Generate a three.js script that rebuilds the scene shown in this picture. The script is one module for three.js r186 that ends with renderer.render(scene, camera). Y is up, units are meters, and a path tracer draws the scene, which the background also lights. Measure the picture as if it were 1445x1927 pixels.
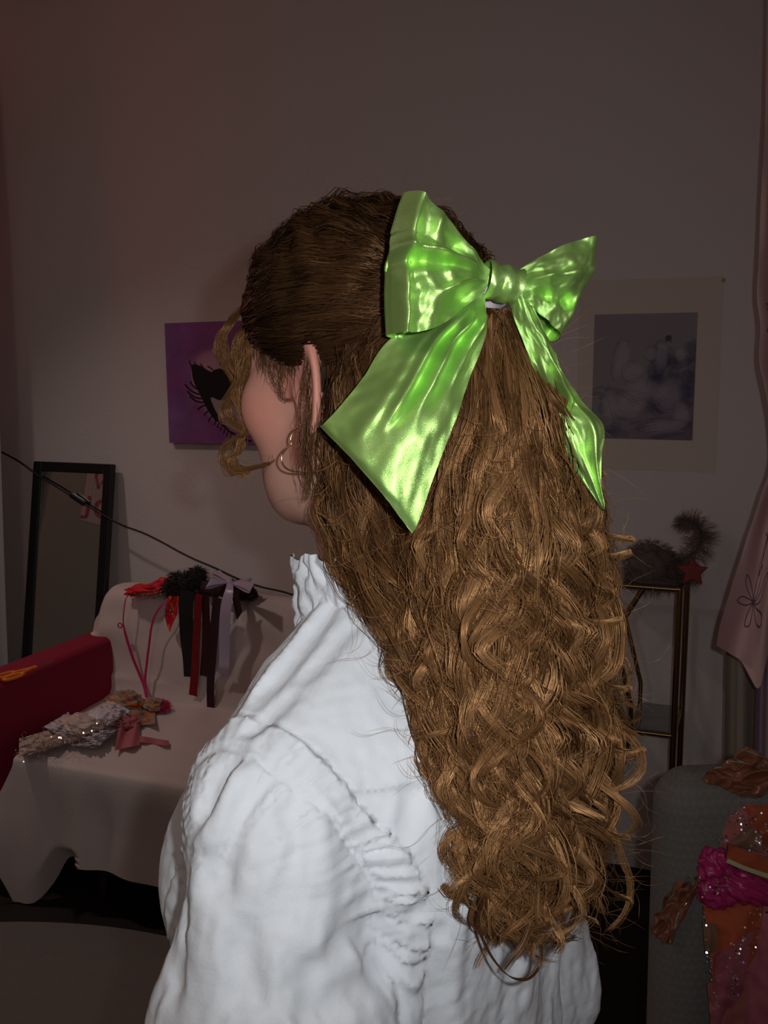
import * as THREE from 'three';
import { mergeGeometries } from 'three/addons/utils/BufferGeometryUtils.js';
import { RoundedBoxGeometry } from 'three/addons/geometries/RoundedBoxGeometry.js';
import { createNoise2D, createNoise3D } from 'simplex-noise';

// ---------------------------------------------------------------- camera, light, exposure
const scene = new THREE.Scene();
scene.background = new THREE.Color(0.002, 0.002, 0.002);
const PITCH = THREE.MathUtils.degToRad(8), YAW = THREE.MathUtils.degToRad(21), F = 1850;
const camera = new THREE.PerspectiveCamera(THREE.MathUtils.radToDeg(2 * Math.atan(963.5 / F)), 1445 / 1927, 0.05, 20);
camera.position.set(0, 1.5, 0);
camera.rotation.set(-PITCH, 0, 0);
const renderer = new THREE.WebGLRenderer({ antialias: true });
renderer.toneMapping = THREE.LinearToneMapping;
renderer.toneMappingExposure = 1.0;
renderer.shadowMap.enabled = true;
const FLASH = 1.08, CEILING = 0.27, PENDANT = 1.7, REDLAMP = 0.18;
const flash = new THREE.SpotLight(new THREE.Color(0.95, 0.985, 1.0), FLASH, 0, THREE.MathUtils.degToRad(46), 0.95, 2);
flash.name = 'camera_flash';
flash.position.set(0.05, 1.533, 0.01);
flash.target.position.set(0.08, 1.2, -2);
flash.castShadow = true; flash.shadow.radius = 0.45;
scene.add(flash, flash.target);

// ---------------------------------------------------------------- helpers
const V = (x, y, z) => new THREE.Vector3(x, y, z);
const { clamp, lerp } = THREE.MathUtils;
const sst = (a, b, x) => { const t = Math.min(1, Math.max(0, (x - a) / (b - a))); return t * t * (3 - 2 * t); };
function rngOf(seed) { let s = seed | 0; return () => { s = (s + 0x6d2b79f5) | 0; let t = Math.imul(s ^ (s >>> 15), 1 | s); t = (t + Math.imul(t ^ (t >>> 7), 61 | t)) ^ t; return ((t ^ (t >>> 14)) >>> 0) / 4294967296; }; }
const rnd = rngOf(11), n3 = createNoise3D(rngOf(5)), n2 = createNoise2D(rngOf(9));
const gauss = (r) => Math.sqrt(-2 * Math.log(r() + 1e-9)) * Math.cos(6.28318 * r());
// a point of the place from its direction and its distance along the line of sight
const CP = Math.cos(PITCH), SP = Math.sin(PITCH), EYE = camera.position;
const ray = (px, py) => { const x = (px - 722.5) / F, y = (963.5 - py) / F; return V(x, -SP + y * CP, -CP - y * SP); };
const at = (px, py, d) => ray(px, py).multiplyScalar(d).add(EYE);
const depthOf = (p) => -(p.y - 1.5) * SP - p.z * CP;
const pxOf = (p) => { const d = depthOf(p), up = (p.y - 1.5) * CP - p.z * SP; return [722.5 + (p.x / d) * F, 963.5 - (up / d) * F, d]; };
// the back wall's frame: u along it to the right, n out of it into the room
const WU = V(Math.cos(YAW), 0, Math.sin(YAW)), WN = V(-Math.sin(YAW), 0, Math.cos(YAW)), W0 = V(0, 0, -3.15);
const W = (u, y, n) => V(0, y, 0).addScaledVector(WU, u).addScaledVector(WN, n).add(W0);
const onN = (px, py, n) => { const r = ray(px, py), s = (W0.clone().addScaledVector(WN, n).sub(EYE).dot(WN)) / r.dot(WN); return r.multiplyScalar(s).add(EYE); };
const onH = (px, py, h) => { const r = ray(px, py); return r.multiplyScalar((h - 1.5) / r.y).add(EYE); };
const wallOf = (p) => { const q = p.clone().sub(W0); return [q.dot(WU), p.y, q.dot(WN)]; };

const used = {};
function numbered(name) { const k = (used[name] = (used[name] ?? -1) + 1); return k ? `${name}_${String(k).padStart(3, '0')}` : name; }
function tag(o, label, category, group) { o.userData.label = label; o.userData.category = category; if (group) o.userData.group = group; return o; }
function thing(name, label, category, pos = V(0, 0, 0), turn = 0, group) {
  const o = new THREE.Group(); o.name = numbered(name); o.position.copy(pos); o.rotation.y = turn; scene.add(o); o.updateMatrixWorld(true); return tag(o, label, category, group);
}
function shade(o) { o.castShadow = o.receiveShadow = true; return o; }
function part(name, geo, mat, parent, label) { const m = shade(new THREE.Mesh(geo, mat)); m.name = name; parent.add(m); if (label) m.userData.label = label; return m; }
// a part whose geometry is given in world space, put under a thing that has its own place
function wpart(name, geo, mat, parent, label) { const m = part(name, geo, mat, parent, label); parent.updateMatrixWorld(true); m.geometry.applyMatrix4(parent.matrixWorld.clone().invert()); return m; }
function struct(name, geo, mat) { const m = shade(new THREE.Mesh(geo, mat)); m.name = name; m.userData.kind = 'structure'; scene.add(m); return m; }

function geoOf(pos, idx, uv, col, nor) {
  const g = new THREE.BufferGeometry();
  g.setAttribute('position', new THREE.BufferAttribute(pos instanceof Float32Array ? pos : new Float32Array(pos), 3));
  if (uv) g.setAttribute('uv', new THREE.BufferAttribute(uv instanceof Float32Array ? uv : new Float32Array(uv), 2));
  if (col) g.setAttribute('color', new THREE.BufferAttribute(col instanceof Float32Array ? col : new Float32Array(col), 3));
  g.setIndex(idx instanceof Uint32Array ? new THREE.BufferAttribute(idx, 1) : idx);
  if (nor) g.setAttribute('normal', new THREE.BufferAttribute(nor, 3)); else g.computeVertexNormals();
  return g;
}
// a cloth: P(u, v) over a grid, given a real thickness and closed along its edges
function sheet(P, nu, nv, thick = 0.001, su = 1, sv = 1, C = null) {
  const n = (nu + 1) * (nv + 1), p = [], g = new Float32Array(n * 3), uv = new Float32Array(n * 4), col = C ? new Float32Array(n * 6) : null;
  for (let j = 0; j <= nv; j++) for (let i = 0; i <= nu; i++) { const q = P(i / nu, j / nv), k = j * (nu + 1) + i; q.toArray(g, k * 3); uv[k * 2] = (i / nu) * su; uv[k * 2 + 1] = (j / nv) * sv; if (C) { const c = C(i / nu, j / nv); for (let z = 0; z < 3; z++) col[k * 3 + z] = col[(k + n) * 3 + z] = c[z]; } }
  const idx = [];
  for (let j = 0; j < nv; j++) for (let i = 0; i < nu; i++) { const a = j * (nu + 1) + i, b = a + 1, c = a + nu + 1, d = c + 1; idx.push(a, b, d, a, d, c); }
  const t = geoOf(g, idx.slice()), N = t.attributes.normal.array, pos = new Float32Array(n * 6);
  for (let k = 0; k < n; k++) { for (let z = 0; z < 3; z++) { pos[k * 3 + z] = g[k * 3 + z] + N[k * 3 + z] * thick / 2; pos[(k + n) * 3 + z] = g[k * 3 + z] - N[k * 3 + z] * thick / 2; } uv[(k + n) * 2] = uv[k * 2]; uv[(k + n) * 2 + 1] = uv[k * 2 + 1]; }
  const nor = new Float32Array(n * 6); nor.set(N); for (let k = 0; k < n * 3; k++) nor[n * 3 + k] = -N[k];
  const m = idx.length; for (let k = 0; k < m; k += 3) idx.push(idx[k] + n, idx[k + 2] + n, idx[k + 1] + n);
  const rim = (a, b) => idx.push(a, a + n, b, b, a + n, b + n);
  for (let i = 0; i < nu; i++) { rim(i, i + 1); rim(nv * (nu + 1) + i + 1, nv * (nu + 1) + i); }
  for (let j = 0; j < nv; j++) { rim((j + 1) * (nu + 1), j * (nu + 1)); rim(j * (nu + 1) + nu, (j + 1) * (nu + 1) + nu); }
  return geoOf(pos, idx, uv, col, nor);
}
function tube(pts, r, seg = 60, sides = 8, closed = false) { return new THREE.TubeGeometry(new THREE.CatmullRomCurve3(pts, closed, 'centripetal'), seg, r, sides, closed); }
// a rod with round caps between two points
function rod(a, b, r, sides = 12) { const d = b.clone().sub(a), g = new THREE.CapsuleGeometry(r, d.length(), 4, sides); g.applyQuaternion(new THREE.Quaternion().setFromUnitVectors(V(0, 1, 0), d.clone().normalize())); return g.translate((a.x + b.x) / 2, (a.y + b.y) / 2, (a.z + b.z) / 2); }
const tab = (T, x) => { let i = 0; while (i < T.length - 2 && x > T[i + 1][0]) i++; const [a, b] = [T[i], T[i + 1]], t = clamp((x - a[0]) / (b[0] - a[0]), 0, 1); return b.slice(1).length > 1 ? b.slice(1).map((q, k) => lerp(a[k + 1], q, t)) : lerp(a[1], b[1], t); };
const stab = (T, x) => { let i = 0; while (i < T.length - 2 && x > T[i + 1][0]) i++; const p = (k) => T[clamp(k, 0, T.length - 1)], t = clamp((x - p(i)[0]) / (p(i + 1)[0] - p(i)[0]), 0, 1), f = (k) => { const [a, b, c, d] = [p(i - 1)[k], p(i)[k], p(i + 1)[k], p(i + 2)[k]]; return 0.5 * (2 * b + (c - a) * t + (2 * a - 5 * b + 4 * c - d) * t * t + (3 * b - a - 3 * c + d) * t * t * t); }; return T[0].length > 2 ? T[0].slice(1).map((_, k) => f(k + 1)) : f(1); };

// signed distances
const len = Math.hypot;
const smin = (a, b, k) => { const h = Math.max(k - Math.abs(a - b), 0) / k; return Math.min(a, b) - h * h * k * 0.25; };
const smax = (a, b, k) => -smin(-a, -b, k);
function ell(x, y, z, cx, cy, cz, rx, ry, rz) { const a = (x - cx) / rx, b = (y - cy) / ry, c = (z - cz) / rz, k0 = len(a, b, c), k1 = len(a / rx, b / ry, c / rz); return k1 < 1e-9 ? -Math.min(rx, ry, rz) : k0 * (k0 - 1) / k1; }
function cap(x, y, z, ax, ay, az, ra, bx, by, bz, rb) { const dx = bx - ax, dy = by - ay, dz = bz - az, t = clamp(((x - ax) * dx + (y - ay) * dy + (z - az) * dz) / (dx * dx + dy * dy + dz * dz), 0, 1); return len(x - ax - dx * t, y - ay - dy * t, z - az - dz * t) - lerp(ra, rb, t); }
// a smooth closed mesh of the zero level of a field on a grid (surface nets)
function nets(sdf, lo, hi, h, extra = 1.5) {
  const nx = Math.ceil((hi[0] - lo[0]) / h) + 1, ny = Math.ceil((hi[1] - lo[1]) / h) + 1, nz = Math.ceil((hi[2] - lo[2]) / h) + 1, f = new Float32Array(nx * ny * nz).fill(1e3), B = 6;
  for (let z = 0; z < nz; z += B) for (let y = 0; y < ny; y += B) for (let x = 0; x < nx; x += B) {
    const d = sdf(lo[0] + (x + B / 2) * h, lo[1] + (y + B / 2) * h, lo[2] + (z + B / 2) * h);
    if (Math.abs(d) > B * h * 0.9 * extra) { if (d < 0) for (let k = z; k < Math.min(z + B, nz); k++) for (let j = y; j < Math.min(y + B, ny); j++) for (let i = x; i < Math.min(x + B, nx); i++) f[i + nx * (j + ny * k)] = -1e3; continue; }
    for (let k = z; k < Math.min(z + B, nz); k++) for (let j = y; j < Math.min(y + B, ny); j++) for (let i = x; i < Math.min(x + B, nx); i++) f[i + nx * (j + ny * k)] = sdf(lo[0] + i * h, lo[1] + j * h, lo[2] + k * h);
  }
  const id = new Int32Array(nx * ny * nz).fill(-1), pos = [], idx = [], off = []; for (let c = 0; c < 8; c++) off.push((c & 1) + nx * (((c >> 1) & 1) + ny * (c >> 2)));
  const E = [[0, 1], [2, 3], [4, 5], [6, 7], [0, 2], [1, 3], [4, 6], [5, 7], [0, 4], [1, 5], [2, 6], [3, 7]];
  for (let k = 0; k < nz - 1; k++) for (let j = 0; j < ny - 1; j++) for (let i = 0; i < nx - 1; i++) {
    const o = i + nx * (j + ny * k); let m = 0; for (let c = 0; c < 8; c++) if (f[o + off[c]] < 0) m |= 1 << c;
    if (m === 0 || m === 255) continue;
    let sx = 0, sy = 0, sz = 0, n = 0;
    for (const [a, b] of E) if (((m >> a) & 1) !== ((m >> b) & 1)) { const fa = f[o + off[a]], fb = f[o + off[b]], t = fa / (fa - fb); sx += (a & 1) + ((b & 1) - (a & 1)) * t; sy += ((a >> 1) & 1) + (((b >> 1) & 1) - ((a >> 1) & 1)) * t; sz += (a >> 2) + ((b >> 2) - (a >> 2)) * t; n++; }
    id[o] = pos.length / 3; pos.push(lo[0] + (i + sx / n) * h, lo[1] + (j + sy / n) * h, lo[2] + (k + sz / n) * h);
  }
  const st = [1, nx, nx * ny], dim = [nx, ny, nz];
  for (let k = 1; k < nz - 1; k++) for (let j = 1; j < ny - 1; j++) for (let i = 1; i < nx - 1; i++) {
    const o = i + nx * (j + ny * k);
    for (let ax = 0; ax < 3; ax++) { const s = f[o] < 0, t = f[o + st[ax]] < 0; if (s === t) continue; const u = st[(ax + 1) % 3], v = st[(ax + 2) % 3], a = id[o], b = id[o - u], c = id[o - u - v], d = id[o - v]; if (a < 0 || b < 0 || c < 0 || d < 0) continue; if (s) idx.push(a, b, c, a, c, d); else idx.push(a, c, b, a, d, c); }
  }
  const nor = new Float32Array(pos.length), e = h * 0.6;
  for (let q = 0; q < pos.length; q += 3) { const [x, y, z] = [pos[q], pos[q + 1], pos[q + 2]]; const gx = sdf(x + e, y, z) - sdf(x - e, y, z), gy = sdf(x, y + e, z) - sdf(x, y - e, z), gz = sdf(x, y, z + e) - sdf(x, y, z - e), l = len(gx, gy, gz) || 1; nor[q] = gx / l; nor[q + 1] = gy / l; nor[q + 2] = gz / l; }
  return geoOf(pos, idx, null, null, nor);
}
// many fine hairs as one mesh of three-sided tapering tubes
class Strands {
  constructor(maxV) { this.p = new Float32Array(maxV * 3); this.n = new Float32Array(maxV * 3); this.c = new Float32Array(maxV * 3); this.i = []; this.v = 0; this.idx = new Uint32Array(maxV * 6); this.k = 0; this.max = maxV; }
  add(P, r, c0, c1, tip = 0.25) {
    const m = P.length; if (this.v + m * 3 > this.max) return;
    const base = this.v, T = V(), N = V(0.3, 0.1, 1), B = V();
    for (let j = 0; j < m; j++) {
      T.copy(P[Math.min(j + 1, m - 1)]).sub(P[Math.max(j - 1, 0)]).normalize(); N.addScaledVector(T, -N.dot(T)); if (N.lengthSq() < 1e-6) N.set(1, 0, 0).addScaledVector(T, -T.x); N.normalize(); B.crossVectors(T, N);
      const t = j / (m - 1), rr = r * (t > 0.75 ? lerp(1, tip, (t - 0.75) * 4) : 1);
      for (let s = 0; s < 3; s++) { const a = s * 2.0944, ca = Math.cos(a), sa = Math.sin(a), q = this.v * 3; const x = N.x * ca + B.x * sa, y = N.y * ca + B.y * sa, z = N.z * ca + B.z * sa; this.p[q] = P[j].x + x * rr; this.p[q + 1] = P[j].y + y * rr; this.p[q + 2] = P[j].z + z * rr; this.n[q] = x; this.n[q + 1] = y; this.n[q + 2] = z; for (let w = 0; w < 3; w++) this.c[q + w] = lerp(c0[w], c1[w], t); this.v++; }
    }
    for (let j = 0; j < m - 1; j++) for (let s = 0; s < 3; s++) { const a = base + j * 3 + s, b = base + j * 3 + (s + 1) % 3; this.idx.set([a, b, b + 3, a, b + 3, a + 3], this.k); this.k += 6; }
  }
  geo() { return geoOf(this.p.slice(0, this.v * 3), this.idx.slice(0, this.k), null, this.c.slice(0, this.v * 3), this.n.slice(0, this.v * 3)); }
}
// fine flat hairs, two corners per step, their normals rounded across the width
class Hairs {
  constructor(maxV) { this.p = new Float32Array(maxV * 3); this.n = new Float32Array(maxV * 3); this.c = new Float32Array(maxV * 3); this.v = 0; this.idx = new Uint32Array(maxV * 3); this.k = 0; this.max = maxV; }
  add(P, r, c0, c1, tip, out) {
    const m = P.length; if (this.v + m * 2 > this.max) { this.full = true; return; }
    const base = this.v, T = V(), N = V(), S = V();
    for (let j = 0; j < m; j++) {
      T.copy(P[Math.min(j + 1, m - 1)]).sub(P[Math.max(j - 1, 0)]).normalize(); N.copy(out.isVector3 ? out : out(j)); N.addScaledVector(T, -N.dot(T)); if (N.lengthSq() < 1e-5) N.set(T.y, -T.x, 0.01); N.normalize(); S.crossVectors(T, N);
      const t = j / (m - 1), rr = r * (t > 0.8 ? lerp(1, tip, (t - 0.8) * 5) : 1);
      for (let s = -1; s <= 1; s += 2) { const q = this.v * 3, k = 0.62 * s; this.p[q] = P[j].x + S.x * rr * s; this.p[q + 1] = P[j].y + S.y * rr * s; this.p[q + 2] = P[j].z + S.z * rr * s; const nx = N.x * 0.8 + S.x * k, ny = N.y * 0.8 + S.y * k, nz = N.z * 0.8 + S.z * k, l = len(nx, ny, nz); this.n[q] = nx / l; this.n[q + 1] = ny / l; this.n[q + 2] = nz / l; for (let w = 0; w < 3; w++) this.c[q + w] = lerp(c0[w], c1[w], t); this.v++; }
    }
    for (let j = 0; j < m - 1; j++) { const a = base + j * 2; this.idx[this.k++] = a; this.idx[this.k++] = a + 1; this.idx[this.k++] = a + 3; this.idx[this.k++] = a; this.idx[this.k++] = a + 3; this.idx[this.k++] = a + 2; }
  }
  geo() { return geoOf(this.p.slice(0, this.v * 3), this.idx.slice(0, this.k), null, this.c.slice(0, this.v * 3), this.n.slice(0, this.v * 3)); }
}
// textures
function canvasTex(w, h, draw, srgb = true) { const c = document.createElement('canvas'); c.width = w; c.height = h; draw(c.getContext('2d'), w, h); const t = new THREE.CanvasTexture(c); if (srgb) t.colorSpace = THREE.SRGBColorSpace; t.wrapS = t.wrapT = THREE.RepeatWrapping; t.magFilter = THREE.LinearFilter; return t; }
function grey(size, fn, rx = 1, ry = 1) { const d = new Uint8Array(size * size * 4); for (let y = 0; y < size; y++) for (let x = 0; x < size; x++) { const v = clamp(fn(x / size, y / size), 0, 1) * 255, o = (y * size + x) * 4; d[o] = d[o + 1] = d[o + 2] = v; d[o + 3] = 255; } const t = new THREE.DataTexture(d, size, size); t.wrapS = t.wrapT = THREE.RepeatWrapping; t.magFilter = THREE.LinearFilter; t.repeat.set(rx, ry); t.needsUpdate = true; return t; }
// noise that repeats over the unit square
function tiled(f, ox = 0) { return (x, y) => { const a = x * 6.28318, b = y * 6.28318, r = f / 6.28318; return 0.5 * (n3(Math.cos(a) * r + ox, Math.sin(a) * r, Math.cos(b) * r) + n3(Math.sin(b) * r + 7 + ox, Math.cos(a) * r * 0.6 + 3, Math.sin(a) * r * 0.6)); }; }
const t8 = tiled(8), t30 = tiled(30, 9), t90 = tiled(90, 3);
const texPlaster = grey(512, (x, y) => 0.5 + 0.22 * t30(x, y) + 0.18 * t90(x, y) + 0.1 * t8(x, y), 1, 1);
const texCloth = grey(512, (x, y) => 0.5 + 0.12 * (Math.sin(x * 6.28318 * 128) * Math.sin(y * 6.28318 * 128)) + 0.3 * t8(x, y) + 0.12 * t30(x, y));
const texFine = grey(512, () => rnd());
const texGrain = grey(512, (x, y) => 0.5 + 0.35 * t90(x, y) + 0.35 * (rnd() - 0.5));
const std = (color, roughness = 0.8, o = {}) => new THREE.MeshPhysicalMaterial({ color, roughness, ...o });
const L = (r, g, b) => new THREE.Color().setRGB(r, g, b);
// ---------------------------------------------------------------- the room
const WALLY = -YAW;   // rotation.y that lays local x along the wall and local z into the room
const rep = (t, x, y) => { const c = t.clone(); c.repeat.set(x, y); c.needsUpdate = true; return c; };
const wallMat = std(L(0.72, 0.645, 0.62), 0.93, { bumpMap: rep(texPlaster, 9, 6), bumpScale: 0.0012 });
const farMat = std(L(0.50, 0.55, 0.51), 0.93);
const U0 = -2.5, U1 = 2.15, ND = 4.3, HT = 2.85, TH = 0.12;
function slab(name, w, h, d, u, y, n, mat) { const m = struct(name, new THREE.BoxGeometry(w, h, d), mat); m.position.copy(W(u, y, n)); m.rotation.y = WALLY; return m; }
const UM = (U0 + U1) / 2, UW = U1 - U0;
slab('wall_back', UW + 2 * TH, HT, TH, UM, HT / 2, -TH / 2, wallMat);
slab('wall_front', UW + 2 * TH, HT, TH, UM, HT / 2, ND + TH / 2, farMat);
slab('wall_left', TH, HT, ND, U0 - TH / 2, HT / 2, ND / 2, farMat);
slab('wall_right', TH, HT, ND, U1 + TH / 2, HT / 2, ND / 2, wallMat);
slab('ceiling', UW + 2 * TH, TH, ND + 2 * TH, UM, HT + TH / 2, ND / 2, std(L(0.7, 0.68, 0.66), 0.95));
const floorTex = canvasTex(1024, 1024, (g, w, h) => {
  g.fillStyle = '#4a2e1c'; g.fillRect(0, 0, w, h); const r = rngOf(31);
  for (let k = 0; k < 9; k++) { const y = (k * h) / 9; g.fillStyle = `rgba(${20 + r() * 30},${10 + r() * 16},5,0.5)`; g.fillRect(0, y, w, h / 9); for (let j = 0; j < 60; j++) { g.strokeStyle = `rgba(20,10,4,${0.1 + r() * 0.25})`; g.beginPath(); const yy = y + r() * h / 9; g.moveTo(0, yy); g.bezierCurveTo(w * 0.3, yy + r() * 8 - 4, w * 0.6, yy + r() * 8 - 4, w, yy); g.stroke(); } g.fillStyle = 'rgba(8,4,2,0.9)'; g.fillRect(0, y, w, 2); }
});
slab('floor', UW + 2 * TH, TH, ND + 2 * TH, UM, -TH / 2, ND / 2, std(L(0.3, 0.2, 0.16), 0.7, { map: rep(floorTex, 4, 4) }));
slab('baseboard_back', UW, 0.09, 0.018, UM, 0.045, 0.009, std(L(0.5, 0.46, 0.44), 0.6));

// lamps: a globe hangs behind the photographer, a red one glows beyond the left of the picture
function globeLamp(name, label, pos, r, color, power, glow, drop) {
  const t = thing(name, label, 'lamp', pos);
  part('globe', new THREE.SphereGeometry(r, 24, 16), new THREE.MeshStandardMaterial({ color: 0xffffff, emissive: color, emissiveIntensity: glow }), t);
  part('cord', rod(V(0, r, 0), V(0, drop, 0), 0.004, 6), std(L(0.02, 0.02, 0.02), 0.6), t);
  part('canopy', new THREE.CylinderGeometry(0.045, 0.05, 0.025, 20).translate(0, drop - 0.0125, 0), std(L(0.6, 0.6, 0.6), 0.4), t);
  const l = new THREE.PointLight(color, power, 0, 2); l.name = name + '_glow'; l.castShadow = true; l.shadow.radius = r / 0.02; t.add(l);
}
globeLamp('pendant_lamp', 'white glass globe lamp hanging from the ceiling behind the photographer', W(0.0, 2.3, 3.5), 0.15, L(1.0, 0.80, 0.72), CEILING, 2, 0.55);
globeLamp('pendant_lamp', 'small red globe lamp hanging near the left end of the wall', W(-1.8, 1.98, 0.38), 0.06, L(1.0, 0.1, 0.045), REDLAMP, 1.5, 0.87);

// a shaded pendant over the left of the sofa throws its cone down, beyond the left of the picture
{
  const c = W(-1.32, 2.4, 1.0), t = thing('pendant_lamp', 'cone shaded pendant lamp hanging above the left end of the sofa', 'lamp', c);
  const prof = [[0.02, 0.13], [0.05, 0.125], [0.15, 0.0], [0.147, 0.0], [0.047, 0.12], [0.02, 0.124]].map(([r, y]) => new THREE.Vector2(r, y));
  part('lamp_shade', new THREE.LatheGeometry(prof, 48), std(L(0.05, 0.05, 0.05), 0.6, { side: THREE.DoubleSide }), t); part('cord', rod(V(0, 0.12, 0), V(0, 0.6, 0), 0.004, 6), std(L(0.02, 0.02, 0.02), 0.6), t);
  part('bulb', new THREE.SphereGeometry(0.03, 20, 14).translate(0, 0.06, 0), new THREE.MeshStandardMaterial({ color: 0xffffff, emissive: L(1, 0.85, 0.78), emissiveIntensity: 3 }), t);
  const l = new THREE.SpotLight(L(1, 0.84, 0.77), PENDANT, 0, THREE.MathUtils.degToRad(60), 1, 2); l.name = 'pendant_glow'; l.position.set(0, 0.025, 0); l.target.position.set(0.75, -2, 0.4); l.castShadow = true; l.shadow.radius = 2.5; t.add(l, l.target);
}
// rug
{
  const g = new THREE.CylinderGeometry(1.25, 1.26, 0.014, 128, 1), m = shade(new THREE.Mesh(g, std(L(0.3, 0.26, 0.23), 1.0, { bumpMap: rep(texGrain, 14, 14), bumpScale: 0.006, sheen: 0.3 })));
  m.name = 'rug'; m.position.copy(W(-0.25, 0.007, 2.12)); scene.add(m); tag(m, 'round grey beige rug on the dark floor before the sofa', 'rug');
}

// ---------------------------------------------------------------- leaning mirror
{
  const top = onN(150, 871, 0.03), [, ht] = wallOf(top), tilt = Math.atan2(0.19, ht), w = 0.345, h = ht / Math.cos(tilt);
  const t = thing('wall_mirror', 'tall narrow mirror with a flat black frame leaning on the wall', 'mirror', W(-1.185, 0, 0.225), WALLY);
  const q = new THREE.Group(); // laid out upright, then leant back
  const mk = (g) => g.rotateX(-tilt), black = std(L(0.006, 0.006, 0.007), 0.45), b = 0.036;
  const bar = (x, y, sx, sy) => mk(new RoundedBoxGeometry(sx, sy, 0.026, 2, 0.004).translate(x, y, 0));
  part('frame_side', bar(-w / 2 + b / 2, h / 2, b, h), black, t); part('frame_side', bar(w / 2 - b / 2, h / 2, b, h), black, t);
  part('frame_rail', bar(0, h - b / 2, w - 2 * b, b), black, t); part('frame_rail', bar(0, b / 2, w - 2 * b, b), black, t);
  part('mirror_glass', mk(new THREE.BoxGeometry(w - 2 * b + 0.006, h - 2 * b + 0.006, 0.006).translate(0, h / 2, 0.002)), std(L(0.82, 0.86, 0.84), 0.02, { metalness: 1 }), t);
  // what the mirror shows of the left wall: find where the line of sight lands and hang the poster there
  const n = V(0, Math.sin(tilt), Math.cos(tilt)).applyAxisAngle(V(0, 1, 0), WALLY), p0 = W(-1.185, 0, 0.225);
  const bounce = (px, py) => { const r = ray(px, py).normalize(), s = p0.clone().sub(EYE).dot(n) / r.dot(n), p = EYE.clone().addScaledVector(r, s); r.addScaledVector(n, -2 * r.dot(n)); const a = wallOf(p), du = r.dot(WU), k = (U0 - a[0]) / du; return wallOf(p.addScaledVector(r, k)); };
  const A = bounce(161, 888), B = bounce(198, 988), A2 = bounce(154, 985);
  const ptex = canvasTex(512, 640, (g, W_, H_) => {
    g.fillStyle = '#efe6e9'; g.fillRect(0, 0, W_, H_); g.fillStyle = '#c4526f'; g.save(); g.translate(W_, 0); g.scale(-1, 1); g.font = 'bold 250px serif'; g.fillText('V', 60, 240); g.fillText('A', 250, 240); g.font = 'bold 300px sans-serif'; g.fillText('JO', 20, 560); g.restore();
    g.strokeStyle = '#d9cfd2'; g.lineWidth = 6; for (let k = 0; k < 14; k++) { g.beginPath(); g.moveTo(k * 42, 0); g.bezierCurveTo(k * 42 + 30, 200, k * 42 - 30, 420, k * 42 + 10, 640); g.stroke(); }
  });
  const hgt = Math.abs(A[1] - B[1]) + 0.06, wid = 0.42;
  const poster = shade(new THREE.Mesh(new THREE.BoxGeometry(wid, hgt, 0.003), [0, 1, 2, 3].map(() => std(L(0.8, 0.78, 0.78), 0.8)).concat([std(0xffffff, 0.7, { map: ptex }), std(L(0.8, 0.78, 0.78), 0.8)])));
  poster.name = 'wall_poster'; poster.rotation.y = WALLY + Math.PI / 2; const dir = Math.sign(A[2] - B[2]); poster.position.copy(W(U0 + 0.002, (A[1] + B[1]) / 2 + 0.02, (A[2] + A2[2]) / 2 - dir * wid / 2)); scene.add(poster);
  tag(poster, 'white poster with large pink letters on the opposite wall, seen in the mirror', 'poster');
}

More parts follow.
